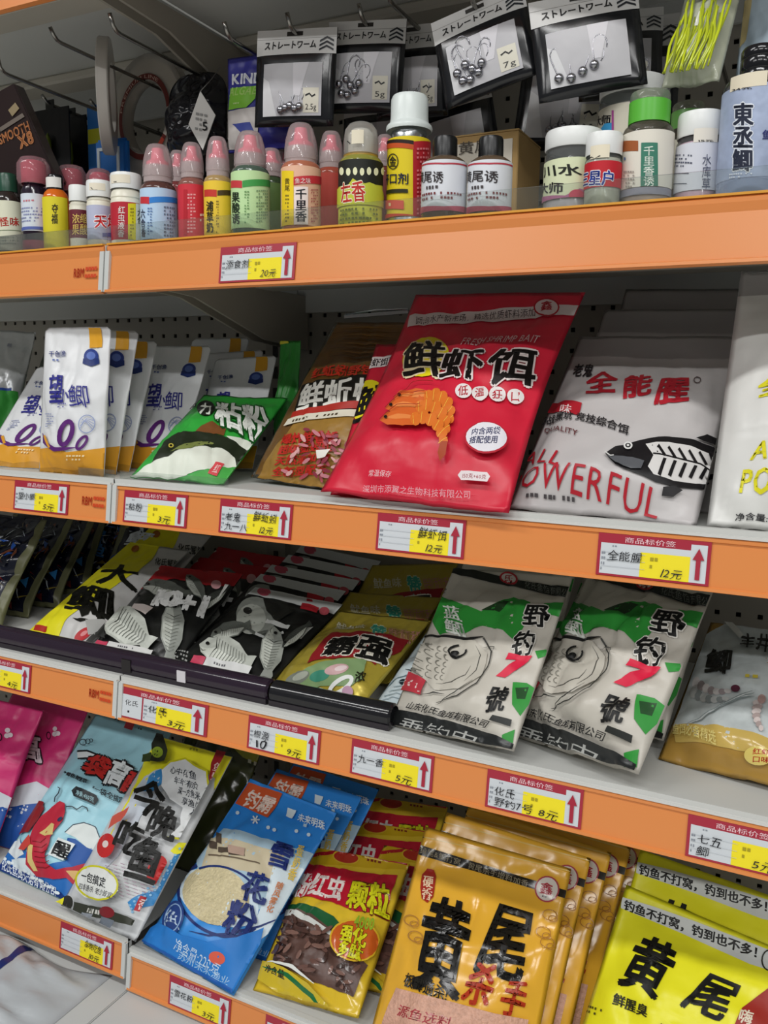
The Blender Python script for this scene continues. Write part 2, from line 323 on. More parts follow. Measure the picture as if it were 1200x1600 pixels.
# views = crops of the survey used to lay out print
V1 = (0, 430, .35); V2 = (380, 440, .35); V3 = (780, 420, .35); V4 = (0, 780, .35); V5 = (360, 800, 1/3); V6 = (720, 860, .4)
W1 = (0, 1070, 1/3); W2 = (200, 1130, .38333); W3 = (560, 1200, 1/3); W4 = (860, 1240, .28333)
T1 = (0, 0, 1/3); T2 = (330, 0, .30833); T3 = (600, 0, .25); T4 = (820, 0, .316667)
POSE={
'silver':(-0.3789,0.1251,0.8811,0.4019,0.2699,0.0621,0.1023,0.1872), 'p1':(-0.2082,0.0296,0.8776,0.12,0.7292,0,0.0997,0.1728),
'p2':(-0.0777,0.0097,0.8772,0.0588,0.1121,0,0.1,0.1738), 'p3':(-0.0862,0.034,0.8784,0.124,0.2618,0.0287,0.1003,0.1778),
'p4':(-0.0927,0.0614,0.8777,0.1628,0.3866,0.0161,0.1003,0.1752), 'p5':(-0.0514,0.1077,0.8774,0.016,0.4338,0,0.1,0.1741),
'p6':(-0.0663,0.2198,0.8774,-0.0019,0.3604,-0.0063,0.1013,0.1863), 'p7':(-0.0151,0.1871,0.8793,-0.0098,0.426,-0.0497,0.0997,0.1669),
'p8':(0.0305,0.1542,0.8794,-0.0045,0.4392,-0.0535,0.0985,0.1579), 'green':(0.0775,0.0132,0.8799,0.1947,1.064,0.0447,0.1182,0.1883),
'brown':(0.2196,0.0499,0.8803,-0.1569,0.6495,0.0425,0.1599,0.2264), 'red2':(0.35,0.0169,0.8784,0.1313,0.6823,0.008,0.145,0.1988),
'red':(0.3749,-0.014,0.8818,-0.0086,0.7446,0.0324,0.1942,0.2802), 'white':(0.542,0.0103,0.8782,-0.0527,0.8228,0.0189,0.1633,0.2395),
'white2':(0.5526,0.1,0.8789,-0.0288,0.6857,0.0305,0.1643,0.2519), 'white3':(0.5701,0.1554,0.8798,0.016,0.5842,0.0408,0.1627,0.2626),
'wyel':(0.7165,0.0047,0.8794,-0.0056,0.5529,0,0.17,0.255), 'yel':(-0.1657,0.0545,0.6471,0.027,1.132,0.0281,0.1159,0.2248),
'yel2':(-0.1582,0.1077,0.6471,0.0892,1.046,0.0594,0.1175,0.2251), 'ten':(-0.0375,0.0585,0.6458,0.0372,1.066,-0.0204,0.1386,0.1715),
'ten2':(-0.0387,0.1229,0.6467,0.0769,1.116,0.064,0.138,0.1797), 'ten3':(-0.0391,0.1605,0.6473,0.0777,1.077,0.078,0.1354,0.1849),
'bw':(0.1026,0.0477,0.6474,0.0536,1.199,0.0987,0.1408,0.1753), 'gold':(0.2361,0.0454,0.6506,-0.289,1.179,-0.1776,0.1344,0.1547),
'gold2':(0.2326,0.1078,0.6508,-0.2312,1.096,-0.183,0.1366,0.1551), 'gold3':(0.2332,0.1817,0.6551,-0.3213,0.8989,-0.2416,0.1382,0.1568),
'wblue':(0.3526,0.0454,0.6495,-0.3367,1.039,-0.1374,0.102,0.1211), 'sevenL':(0.4109,0.007,0.6527,-0.3112,0.743,-0.1361,0.1477,0.1927),
'sevenR':(0.5257,0.0231,0.6551,-0.5646,0.695,-0.1528,0.1522,0.1948), 'goldR':(0.6609,0.056,0.6497,-0.2929,0.9333,-0.0878,0.1302,0.1719),
'pink':(-0.3741,0.024,0.3117,0.1336,0.5591,0.0436,0.1605,0.2193), 'pink2':(-0.3324,0.0698,0.3102,0.0418,0.6055,0.0007,0.1601,0.2165),
'ltblue':(-0.1944,0.0213,0.3109,-0.058,0.8246,0.0017,0.1421,0.2469), 'tonight':(-0.0545,0.0017,0.3125,-0.1808,0.8115,-0.0743,0.1474,0.2455),
'snow':(0.0897,0.0002,0.3002,-0.0206,0.9408,0.0909,0.1485,0.2381), 'snow2':(0.1045,0.0603,0.2985,-0.0184,0.9474,0.0553,0.1454,0.2335),
'snow3':(0.1166,0.0948,0.2988,-0.0087,0.9289,0.0604,0.1445,0.2293), 'worm':(0.2448,0.0136,0.302,-0.1014,1.038,-0.1677,0.1358,0.1844),
'killer':(0.42,-0.0034,0.3002,0.0562,0.6302,0.0481,0.1697,0.2241), 'yellow':(0.6227,0.0007,0.3006,-0.1479,0.6445,0.0611,0.1814,0.2088),
'yellow2':(0.6339,0.0583,0.2998,-0.1047,0.6139,0.0493,0.1808,0.2211), 'bw2':(0.0858,0.0907,0.6481,0.0616,1.138,0.1105,0.1414,0.1726),
'bw3':(0.0877,0.1269,0.6481,0.085,1.108,0.1022,0.1457,0.1761), 'bw4':(0.0848,0.1635,0.6486,0.0533,1.06,0.1091,0.1434,0.1774),
'bw5':(0.0788,0.2,0.6492,0.0229,1.01,0.116,0.1414,0.1787), 'sevenL2':(0.4012,0.1128,0.6517,-0.2107,0.7204,-0.1151,0.1462,0.1921),
'sevenR2':(0.5283,0.1134,0.6513,-0.3931,0.6533,-0.1003,0.1497,0.1938), 'worm2':(0.235,0.1119,0.3021,-0.1175,1.121,-0.2044,0.134,0.1847),
'worm3':(0.2339,0.1664,0.3024,-0.1113,1.03,-0.1784,0.1357,0.1851), 'worm4':(0.2993,0.0653,0.3038,-0.2803,1.1,-0.2577,0.1316,0.1856),
'killer2':(0.4249,0.027,0.3007,0.0169,0.6177,0.064,0.1719,0.2268), 'killer3':(0.4397,0.055,0.3013,0.0094,0.6034,0.072,0.1718,0.2245),
'killer4':(0.4555,0.0829,0.3015,0.0017,0.5897,0.075,0.1713,0.2211), 'killer5':(0.4721,0.1109,0.3011,0.0025,0.5753,0.069,0.171,0.2201),
'dgreen':(-0.0549,0.1454,0.3119,-0.0287,0.668,0,0.1429,0.2103), 'ltblue2':(-0.1961,0.0735,0.3097,0.0006,0.7677,0.0123,0.1438,0.2414),
'wyel2':(0.7228,0.0498,0.8782,-0.0204,0.5934,0.0108,0.17,0.2551), 'blue0':(-0.334,0.0594,0.6463,0.0043,0.5257,-0.0054,0.12,0.165),
'blue1':(-0.3514,0.1155,0.6458,0.0794,0.6121,0,0.12,0.1626), 'blue2':(-0.351,0.1676,0.646,0.1475,0.635,-0.025,0.1199,0.1618),
'blue3':(-0.352,0.225,0.6508,0.2326,0.6,-0.121,0.1198,0.1631), 'blue4':(-0.34,0.285,0.6454,0.05,0.35,0,0.12,0.15),
'pack1':(0.176,0.0991,1.262,0.1628,-0.0154,0.0539,0.0913,0.0971), 'pack2':(0.2435,0.1297,1.276,0.1725,-0.0065,0.0591,0.0862,0.0918),
'pack3':(0.2836,0.1699,1.277,0.1336,-0.0146,0.0093,0.081,0.0942), 'pack4':(0.4086,0.0797,1.261,0.0348,0.0875,-0.2474,0.092,0.0856),
'pack5':(0.5036,0.0794,1.247,0.3098,0.1141,-0.1492,0.0944,0.0895), 'pack6':(0.502,0.195,1.276,0.2863,0.0685,-0.025,0.0804,0.0854),
'kind':(0.1228,0.12,1.248,0.0407,-0.0383,0.0272,0.0949,0.101), 'lure':(0.5868,0.0707,1.24,-0.0989,0.4233,0.0549,0.0476,0.1126),
'pblue':(0.6517,0.1003,1.212,0.265,0.4048,0.0975,0.0674,0.1522), 'smooth':(-0.1917,0.05,1.247,0.3201,-0.0981,-0.3913,0.0818,0.0712),
}
# ================================================================ shelving
GREY = mat('#b9b4a8', 'paint'); DECK = mat('#c9cac6', 'paint'); ORANGE = mat('#de8a4a', 'plastic'); LIPY = mat('#d99a35', 'plastic'); DARK = mat('#2b2826', 'matte')
XL, XR, YB = -1.25, 1.3, .40
ZT = {'A': 1.1234, 'B': .8683, 'C': .6361, 'D': .300, 'T': 1.432}   # top of each price rail
RH, RD = .0353, .0047
floor = box('floor', -3, 3.4, -3.4, .46, -.02, 0, mat('#c9c8c2', 'paint')); tag(floor, kind='structure')
wb = box('wall_back', -3, 3.4, .5, .6, 0, 2.8, mat('#b8b4aa', 'paint')); tag(wb, kind='structure')
# pegboard back panels with real holes
def pegboard(name, x0, x1, z0, z1, label):
    pit, row = .025, .027; root = empty(name, (x0, YB, z0)); bm = bmesh.new(); hw = .003
    nx, nz = int((x1-x0)/pit), int((z1-z0)/row); cache = {}
    def V(x, y, z):
        k = (round(x, 5), y, round(z, 5))
        if k not in cache: cache[k] = bm.verts.new((x, y, z))
        return cache[k]
    for i in range(nx):
        for j in range(nz):
            cx, cz = (i+.5)*pit, (j+.5)*row
            O = [V(cx+a*pit/2, 0, cz+b*row/2) for a, b in ((-1, -1), (1, -1), (1, 1), (-1, 1))]
            I = [V(cx+a*hw, 0, cz+b*hw) for a, b in ((-1, -1), (1, -1), (1, 1), (-1, 1))]
            J = [V(cx+a*hw, .003, cz+b*hw) for a, b in ((-1, -1), (1, -1), (1, 1), (-1, 1))]
            for k in range(4):
                l = (k+1) % 4; bm.faces.new((O[k], O[l], I[l], I[k])); bm.faces.new((I[k], I[l], J[l], J[k]))
    from_bm('perforated_sheet', bm, mat('#aaa59a', 'paint'), root)
    box('backing', 0, nx*pit, .012, .016, 0, nz*row, DARK, root)
    return tag(root, label, 'back panel')
pegboard('pegboard_panel', -1.235, -.06, .24, 1.75, 'grey perforated back panel behind the white silver-topped pouches')
pegboard('pegboard_panel', -.025, 1.3, .24, 1.75, 'grey perforated back panel behind the large red shrimp pouch')
up = empty('shelf_upright', (-.0425, YB, 0)); box('post', -.0175, .0175, -.012, .03, .0, 1.75, mat('#9a958b', 'paint'), up)
bm = bmesh.new()
for k in range(46): addbox(bm, -.004, .004, -.0135, -.011, .26+k*.032, .278+k*.032)
from_bm('slot', bm, DARK, up)['kind'] = 'stuff'
tag(up, 'slotted grey steel upright between the two perforated panels', 'upright')
def rail_mesh(name, x0, x1, zt, parent, m, up=0):
    # profile in y,z: lip, sloping face, curled foot
    pr = [(.004, .004+up), (-.0005, .0045+up), (-.003, .002+up), (-.003, -.0005+up*.9), (-.0012, -.0015), (-.0012-RD, -RH-.001), (-.004-RD, -RH-.002), (-.0045-RD, -RH-.0045), (.001-RD, -RH-.006), (.004, -RH-.002)]
    vs = [(x, y, zt+z) for x in (x0, x1) for y, z in pr]; n = len(pr)
    fs = [(i, (i+1) % n, n+(i+1) % n, n+i) for i in range(n)]+[tuple(range(n))[::-1], tuple(range(n, 2*n))]
    return mesh(name, vs, fs, m, parent)
def bracket(parent, x, zt, flip=1):
    pts = [(.02, -.006), (.39, -.006), (.39, -.085), (.28, -.075), (.13, -.032), (.02, -.026)]
    vs = [(x+dx, y, zt+z) for dx in (-.002, .002) for y, z in pts]; n = len(pts)
    fs = [(i, (i+1) % n, n+(i+1) % n, n+i) for i in range(n)]+[tuple(range(n))[::-1], tuple(range(n, 2*n))]
    mesh('bracket', vs, fs, mat('#a09a8e', 'paint'), parent)
def shelf(x0, x1, zt, label, logo=False, guard=None, lip='#d2d2ce', bx=(), dz=0, rail=True, guard_h=.026):
    root = empty('gondola_shelf', ((x0+x1)/2, 0, zt)); cx = (x0+x1)/2
    bm = bmesh.new(); z1 = .009
    addbox(bm, x0-cx, x1-cx, .0, .39, .005, z1); addbox(bm, x0-cx, x1-cx, -.0005, .006, -RH, z1+.0015)
    addbox(bm, x0-cx, x1-cx, .384, .39, -.03, .005)
    from_bm('deck', bm, DECK, root)
    for yy in (.055, .255):
        bm = bmesh.new(); addbox(bm, x0-cx+.01, x1-cx-.01, yy, yy+.045, -.008, .0049); bmesh.ops.bevel(bm, geom=bm.edges[:], offset=.003, segments=1, affect='EDGES')
        from_bm('stiffener', bm, GREY, root)
    for b in bx: bracket(root, b-cx, 0)
    r = rail_mesh('price_rail', x0-cx+.0015, x1-cx-.0015, 0, root, ORANGE, .0065 if lip == 'y' else 0)
    bm = bmesh.new(); addbox(bm, x0-cx+.002, x1-cx-.002, -.004, .0045, .0035+(.0068 if lip == 'y' else 0), .0056+(.0065 if lip == 'y' else 0)); from_bm('rail_lip', bm, LIPY if lip == 'y' else mat(lip, 'plastic'), root)
    for e in ((x0-cx, x0-cx+.006), (x1-cx-.006, x1-cx)):
        vs = [(x, y+o, z) for x in e for y, z in ((-.002, .004), (-.002-RD, -RH-.004)) for o in (-.0022, .004)]
        mesh('rail_end_cap', vs, [(0, 1, 3, 2), (4, 6, 7, 5), (0, 4, 5, 1), (2, 3, 7, 6), (0, 2, 6, 4), (1, 5, 7, 3)], mat('#c7c9c6', 'plastic'), root)
    if guard: box('clear_guard', guard[0]-cx, guard[1]-cx, .004, .0055, .0056, .0056+guard_h, mat('#e6ebe8', 'acrylic'), root)
    if logo:
        def inv(px, py): return None
        A = Art(r, inv, lambda u, v, off: (u, -.0014-RD*(-v/RH)-off, v), kind='print'); A.uvmode = lambda x, y: (x1-cx-.046+x, -.018+y)
        A.text('RBM', (-.0, .006), (.016, .006), (-.0, -.004), '#c8451f', bold=.04, cut=False)
        for yy in (.0045, -.0035):
            for q in range(4): A.poly([(.018+q*.0045, yy+.002), (.0217+q*.0045, yy+.002), (.0217+q*.0045, yy-.0018), (.018+q*.0045, yy-.0018)], '#c8451f', 'logo_marks')
        A.build()
    return tag(root, label, 'shelf')
shelf(XL, -.001, ZT['A'], 'orange-railed shelf with red logo under the dark-cap and white-cap bottles', True, (XL, -.004), 'y', (-.01,))
shelf(.001, XR, ZT['A'], 'long orange-railed shelf under the nozzle bottles and screw-top jars', False, (.004, XR), 'y', (.012,))
shelf(XL, -.001, ZT['B'], 'orange-railed shelf with red logo holding white and purple pouches', True, (-.06, -.004), bx=(-.01,), guard_h=.014)
shelf(.001, XR, ZT['B'], 'orange-railed shelf holding the red shrimp and white fish pouches', False, (.004, .155), bx=(.012,), guard_h=.014)
shelf(XL, -.001, ZT['C'], 'orange-railed shelf with red logo holding dark blue crinkled bags', True, None, bx=(-.01,))
shelf(.001, XR, ZT['C'], 'orange-railed shelf holding black fish-photo and green camouflage pouches', False, None, bx=(.012,))
shelf(XL, -.001, ZT['D'], 'low orange-railed shelf holding magenta and pale blue pouches', False, None)
shelf(.001, XR, ZT['D']-.0125, 'low orange-railed shelf holding blue snow-scene and yellow pouches', False, None)
shelf(XL, -.03, ZT['T'], 'overhead shelf with its grey underside above the ring-shaped packs', True, None, bx=(-.04,))
shelf(-.026, XR, ZT['T'], 'overhead shelf with its grey underside above the black hook packs', False, None, bx=(-.019,))
# base deck that sticks out into the aisle
for x0, x1, lb in ((XL, -.0006, 'pale grey base deck under the silver bag with navy stripe'), (.0006, XR, 'pale grey base deck below the blue snow-scene pouch')):
    rt = empty('base_deck', ((x0+x1)/2, -.1, 0)); cx = (x0+x1)/2
    box('deck_plate', x0-cx, x1-cx, -.25, .483, .228, .243, mat('#c3c6c4', 'paint'), rt, .0012)
    box('kick_plate', x0-cx, x1-cx, -.22, -.21, 0, .2278, mat('#a9aaa6', 'paint'), rt)
    tag(rt, lb, 'base deck')
# ---------------------------------------------------------------- price tags
def price_tag(x0, shelf_z, txt, price, label, left='', w=.09, second=None):
    root = empty('price_tag', (x0, 0, shelf_z-.0008)); H = RH
    def surf(u, v, off): return (u, -.0021-RD*(-v/H)-off, v)
    vs = [surf(x, z, o) for o in (-.0006, .0006) for x, z in ((0, 0), (w, 0), (w, -H), (0, -H))]
    mesh('card', vs, [(3, 2, 1, 0), (4, 5, 6, 7), (0, 1, 5, 4), (1, 2, 6, 5), (2, 3, 7, 6), (3, 0, 4, 7)], mat('#a5293c', 'plastic'), root)
    A = Art(root, None, surf, kind='print', base=.0008); A.uvmode = lambda x, y: (x*w/100, -y*H/40)
    L0 = 3
    if second:
        A.rect(3, 9, 26, 38, '#cdd2d6', 'paper'); A.text(second, (6, 15), (22, 15), (6, 23), '#26262a', .0, name='handwriting', cut=False); A.dash((6, 28), (20, 28), (6, 34), 1, '#26262a', 'handwriting'); L0 = 28
    A.poly([(L0, 9), (83, 9), (83, 3.5), (97, 3.5), (97, 38), (L0, 38)], '#cdd2d6', 'paper')
    A.rect(L0+ (46-L0)*.85, 15, 83, 38, '#f2e02a', 'yellow_panel')
    A.text('商品标价签', (24, 2), (70, 2), (24, 7.6), '#f0c9cf', .0, name='header_lettering', cut=False)
    A.dash((L0+8, 10.2), (L0+22, 10.2), (L0+8, 13), 1, '#8a8f98', 'form_print'); A.dash((L0+1, 16), (L0+5, 16), (L0+1, 36), 4, '#8a8f98', 'form_print'); A.dash((48, 17), (56, 17), (48, 31), 2, '#a89a20', 'form_print')
    for k in (17.5, 24, 30.5): A.line([(L0+1, k), (44, k)], .35, '#b9bec4', 'form_print')
    A.line([(90, 35), (90, 15)], 4, '#a5293c', 'arrow'); A.poly([(90, 6.5), (95, 17), (85, 17)], '#a5293c', 'arrow')
    if txt: A.text(txt, (50, 10), (82, 12), (48, 22), '#1b1b20', .015, name='handwriting', wob=.12, cut=False)
    if left: 
        n = left.split('/')
        for i, t in enumerate(n): A.text(t, (L0+7, 15+i*11), (L0+9+10*len(t), 15+i*11), (L0+6, 25+i*11), '#1b1b20', .012, name='handwriting', wob=.12, cut=False)
    A.text(price, (58, 26), (78, 27), (56, 36), '#2a2a2a', .005, name='handwriting', wob=.1, cut=False, ital=.05)
    A.build(); return tag(root, label, 'price tag')
zA, zB, zC, zD = ZT['A'], ZT['B'], ZT['C'], ZT['D']
price_tag(.155, zA, '', '20元', 'price tag reading 20 yuan on the bottle shelf rail', '添食剂')
price_tag(-.1585, zB, '', '5元', 'price tag below the white pouches with purple swirls', '望小鲫')
price_tag(.0173, zB, '', '3元', 'price tag below the green fish pouch', '粘粉')
price_tag(.1508, zB, '鲜蚯蚓', '12元', 'price tag with two lines of writing below the brown pouch', '老鬼/九一八')
price_tag(.3372, zB, '鲜虾饵', '12元', 'price tag reading 12 yuan below the red shrimp pouch')
price_tag(.5473, zB, '', '12元', 'price tag below the white pouch with the fish drawing', '全能腥')
price_tag(-.2354, zC, '', '4元', 'price tag below the dark blue crinkled bags', '小药')
price_tag(.003, zC, '', '3元', 'wide double price tag below the black fish-photo pouches', '化氏', w=.1275, second='化氏')
price_tag(.1849, zC, '', '9元', 'price tag below the black roller and gold pouch', '根源/10')
price_tag(.3117, zC, '', '5元', 'price tag under the end of the black roller', '九一香')
price_tag(.4561, zC, '', '8元', 'price tag below the two green camouflage pouches', '化氏/野钓7号')
price_tag(.6344, zC, '', '5元', 'price tag below the gold pouch with prawns', '七五/鲫')
price_tag(-.1128, zD, '今晚吃鱼', '10元', 'price tag below the yellow and white cartoon pouch')
price_tag(.0667, zD-.0125, '', '3元', 'price tag below the blue snow-scene pouch', '雪花粉')
price_tag(.205, zD-.0125, '', '6元', 'price tag below the red worm pellet pouch', '红虫')
# ================================================================ bottles on the upper shelf
ZDA = ZT['A']+.0092
class Vessel:
    def __init__(s, px, Y, name, label, cat='bottle', group=None, ref=330):
        P = at_y(px, ref, Y); s.px, s.Y = px, Y; s.k = depth(P)/FPX
        s.x, s.y = P.x, Y; s.o = empty(name, (P.x, Y, ZDA)); tag(s.o, label, cat, group)
        s.th0 = math.atan2(CAM_POS.y-Y, CAM_POS.x-P.x)
    def zz(s, py): return max(0, at_y(s.px, py, s.Y).z-ZDA)
    def lathe(s, name, prof, m, parent=None, **k):
        return lathe(name, [(hw*s.k, z if isinstance(z, str) is False and z < 0 and False else s.zz(z)) for hw, z in prof], m, parent or s.o, **k)
    def label(s, hw, py0, py1, col, name='label', span=360, mid=0, kind='print', parent=None):
        r = hw*s.k; z0, z1 = s.zz(py1), s.zz(py0); n = max(8, int(span/9)); vs = []
        for k in range(n+1):
            a = s.th0+rad(mid+span*(k/n-.5))
            for z in (z0, z1): vs.append((r*math.cos(a), r*math.sin(a), z))
        o = mesh(name, vs, [(2*k, 2*k+2, 2*k+3, 2*k+1) for k in range(n)], mat(col, kind), parent or s.o, True)
        def inv(px, py):
            d = ray(px, py); ox, oy = CAM_POS.x-s.x, CAM_POS.y-s.y
            a = d.x*d.x+d.y*d.y; b = 2*(ox*d.x+oy*d.y); c = ox*ox+oy*oy-r*r; D = max(0, b*b-4*a*c); t = (-b-math.sqrt(D))/(2*a)
            x, y = ox+d.x*t, oy+d.y*t; th = math.atan2(y, x)-s.th0
            th = (th+math.pi) % (2*math.pi)-math.pi
            return (th*r, min(z1, max(z0, CAM_POS.z+d.z*t-ZDA)))
        A = Art(o, inv, lambda u, v, off: ((r+off)*math.cos(s.th0+u/r), (r+off)*math.sin(s.th0+u/r), v), g=(.004, .05), kind='print', base=.0003)
        return A
CLEARP = mat('#f4ecec', 'frost'); PINK = mat('#e65f78', 'plastic'); WHITEC = mat('#eceeec', 'plastic'); BLACKC = mat('#17171a', 'gloss')
GB = 'clear-capped nozzle bottles on the top shelf'
B4 = (210, 200, .275)
def nozzle_bottle(px, Y, hw, top, capb, l0, l1, liquid, lab, label, art=None, bottom=385, nozzle=PINK):
    v = Vessel(px, Y, 'nozzle_bottle', label, 'bottle', GB)
    v.lathe('body', [(0, bottom), (hw*.93, bottom), (hw*.98, bottom-4), (hw*.98, l0-2), (hw*.9, l0-7), (hw*.62, l0-13), (hw*.6, capb+1), (0, capb+1)], mat(liquid, 'gloss'))
    H = capb-top
    v.lathe('neck_collar', [(hw*.66, capb+4), (hw*.78, capb+3), (hw*.78, capb-H*.12), (hw*.72, capb-H*.14), (hw*.76, capb-H*.17), (hw*.76, capb-H*.3), (hw*.7, capb-H*.32), (hw*.7, capb-H*.42), (0, capb-H*.42)], mat('#ead9d8', 'milky'))
    v.lathe('nozzle', [(hw*.62, capb-H*.41), (hw*.62, capb-H*.52), (hw*.38, capb-H*.6), (hw*.3, top+H*.1), (0, top+H*.08)], nozzle)
    oc = v.lathe('over_cap', [(hw*.84, capb-H*.1), (hw*.82, capb-H*.4), (hw*.76, capb-H*.62), (hw*.62, top+H*.12), (hw*.52, top+H*.03), (hw*.44, top), (0, top)], mat('#fbf2f2', 'frost'))
    A = v.label(hw, l0, l1, lab)
    if art: art(A.at(B4))
    A.build(); return v
def art_blue(A):
    A.poly([(35, 392), (85, 392), (85, 432), (35, 430)], '#c8323c', 'label_flash'); A.poly([(85, 395), (245, 402), (245, 432), (85, 428)], '#2f7fd0', 'label_flash')
    A.text('六合香', (38, 460), (62, 460), (42, 620), '#2b3550', .03, vert=True); A.dash((75, 450), (105, 450), (75, 610), 10, '#5f7fb0'); A.dash((165, 440), (230, 450), (165, 620), 9, '#6a7a90')
def art_red(A):
    A.dash((300, 370), (350, 370), (300, 600), 12, '#e9a0a4'); A.rect(280, 350, 300, 610, '#b81c2c', 'label_flash')
    A.dash((370, 480), (395, 480), (370, 540), 2, '#f0d8d0')
def art_yel(A):
    A.rect(398, 352, 468, 392, '#c8382c', 'label_flash'); A.rect(472, 355, 548, 385, '#4b3a1c', 'label_flash'); A.dash((404, 358), (462, 358), (404, 386), 1, '#f2d9b0')
    A.text('浦草奶', (410, 415), (450, 415), (412, 595), '#2a2412', .035, vert=True); A.dash((465, 410), (480, 410), (465, 600), 12, '#7a6420')
def art_green(A):
    A.rect(550, 300, 612, 342, '#c83a40', 'label_flash'); A.rect(615, 300, 770, 338, '#3f9a4a', 'label_flash'); A.dash((556, 306), (606, 306), (556, 336), 1, '#f0d9d0')
    A.text('果酸诱', (556, 362), (600, 362), (558, 545), '#23331f', .035, vert=True); A.dash((625, 355), (655, 355), (625, 545), 12, '#6f9a60'); A.dash((690, 350), (755, 350), (690, 540), 11, '#7d9c74')
def art_qian(A):
    A.rect(838, 245, 905, 575, '#f0d020', 'label_flash'); A.text('黄尾', (855, 285), (885, 285), (855, 360), '#5c4c14', .02, vert=True); A.dash((858, 375), (882, 375), (858, 540), 8, '#8a7a20')
    A.rect(905, 280, 1060, 325, '#c8323c', 'label_flash'); A.text('鱼之味', (912, 285), (1000, 285), (912, 318), '#f3d8d4', .02); A.rect(908, 335, 985, 550, '#f2e2de', 'label_flash')
    A.text('千里香', (915, 345), (978, 345), (915, 535), '#1e2028', .035, vert=True); A.dash((1000, 345), (1040, 345), (1000, 540), 12, '#b0605c')
nozzle_bottle(248, .03, 28, 227, 284, 299, 378, '#5a3a35', '#b9d4ee', 'clear-cap nozzle bottle with pale blue label beside white-cap bottle', art_blue)
nozzle_bottle(301, .035, 22, 224, 277, 292, 375, '#8a5a50', '#cf3240', 'clear-cap nozzle bottle with plain red label', art_red)
nozzle_bottle(341, .03, 22, 215, 275, 287, 373, '#a98c5c', '#efc93a', 'clear-cap nozzle bottle with yellow label', art_yel)
nozzle_bottle(391.5, .03, 30, 207, 267, 273, 361, '#4a5c50', '#c2e3a8', 'clear-cap nozzle bottle with light green label', art_green)
nozzle_bottle(470, .03, 31, 195, 258, 266, 357, '#b06a50', '#e9b89c', 'clear-cap nozzle bottle with yellow strip and peach label', art_qian)
nozzle_bottle(517, .095, 23, 207, 262, 275, 360, '#a04c3c', '#b8473c', 'nozzle bottle with dull red label standing behind the peach-label bottle')
nozzle_bottle(279, .095, 18, 236, 283, 297, 370, '#7a3c3c', '#a04048', 'pink-tipped bottle half hidden between blue and red label bottles')
nozzle_bottle(424, .095, 22, 233, 275, 290, 365, '#3a4c30', '#5d7a40', 'pink-tipped bottle with dark green label behind the light green one')
nozzle_bottle(448, .15, 20, 236, 275, 290, 365, '#7a3c3c', '#a05048', 'pink-tipped bottle far behind the peach-label bottle')
nozzle_bottle(600, .10, 20, 212, 260, 275, 360, '#7a3c3c', '#8a4a48', 'pink-tipped bottle half hidden behind the tall aluminium bottle')
# bottle with grey dome cap and yellow patterned label
v = Vessel(563, .03, 'dome_cap_bottle', 'squat bottle with grey dome cap and black and yellow label')
v.lathe('body', [(0, 385), (32, 385), (34, 380), (34, 256), (30, 250), (26, 247), (0, 247)], mat('#8c8a3c', 'gloss'))
v.lathe('neck_band', [(27, 251), (27, 244), (25, 243), (0, 243)], mat('#b08a2c', 'plastic'))
v.lathe('cap', [(27, 246), (27, 222), (25, 205), (19, 196), (10, 192), (0, 192)], mat('#f2f0ea', 'frost')); v.lathe('cap_core', [(20, 243), (20, 212), (14, 204), (0, 203)], mat('#c9c7c0', 'plastic'))
A = v.label(34.4, 257, 361, '#d6d648').at(T2)
A.poly([(640, 830), (880, 835), (880, 945), (800, 935), (750, 920), (700, 940), (640, 950)], '#20221c')
for k in range(7): A.ell(662+k*34, 868+3*(k % 2), 11, 20, '#e8e8c0')
A.poly([(640, 960), (690, 950), (720, 905), (760, 935), (800, 925), (860, 960), (880, 1000), (880, 1060), (640, 1060)], '#c4c83c')
A.text('左香', (660, 930), (775, 915), (665, 1035), '#c22f28', .03, out=.04, oc='#f4efd0'); A.dash((660, 1060), (840, 1055), (660, 1150), 4, '#7d8436'); A.build()
A = v.label(27.4, 211, 232, '#e6ddc6', 'price_sticker', 40, -12).at(T2); A.line([(690, 715), (705, 728), (700, 740)], 5, '#222222', 'handwriting'); A.build()
# tall aluminium bottle with white ribbed cap
v = Vessel(637, .052, 'aluminium_bottle', 'tall aluminium bottle with white ribbed cap and yellow and red label')
ALU = mat('#c9cdd0', 'metal')
v.lathe('body', [(0, 385), (31, 385), (33, 380), (33, 232), (31, 224), (28, 219), (27, 208), (0, 208)], ALU)
v.lathe('cap', [(35, 207), (36, 203), (35, 199), (30, 194), (29, 186), (28.5, 158), (26, 152), (0, 151)], mat('#dfe7e4', 'plastic'), seg=64, ribs=1, rib=-.02)
A = v.label(33.4, 222, 344, '#e2cb1e').at(T3)
A.poly([(180, 885), (300, 890), (300, 1390), (180, 1385)], '#b3202a', 'label_flash'); A.rect(10, 880, 185, 905, '#26120f', 'label_flash'); A.rect(10, 905, 185, 935, '#c4501c', 'label_flash')
A.ring(58, 1010, 34, 50, 6, '#2c2a12'); A.text('金', (38, 975), (80, 975), (38, 1045), '#2c2a12', .03)
A.text('开口剂', (-40, 1090), (158, 1085), (-40, 1160), '#1d2440', .03); A.line([(20, 1205), (150, 1195)], 24, '#2a2a10'); A.rect(15, 1255, 125, 1310, '#d8503c', 'label_flash'); A.dash((20, 1262), (118, 1262), (20, 1302), 1, '#f2d0a0')
A.rect(10, 1345, 185, 1378, '#c43a20', 'label_flash'); A.dash((200, 920), (275, 920), (200, 1350), 16, '#d8787c'); A.build()
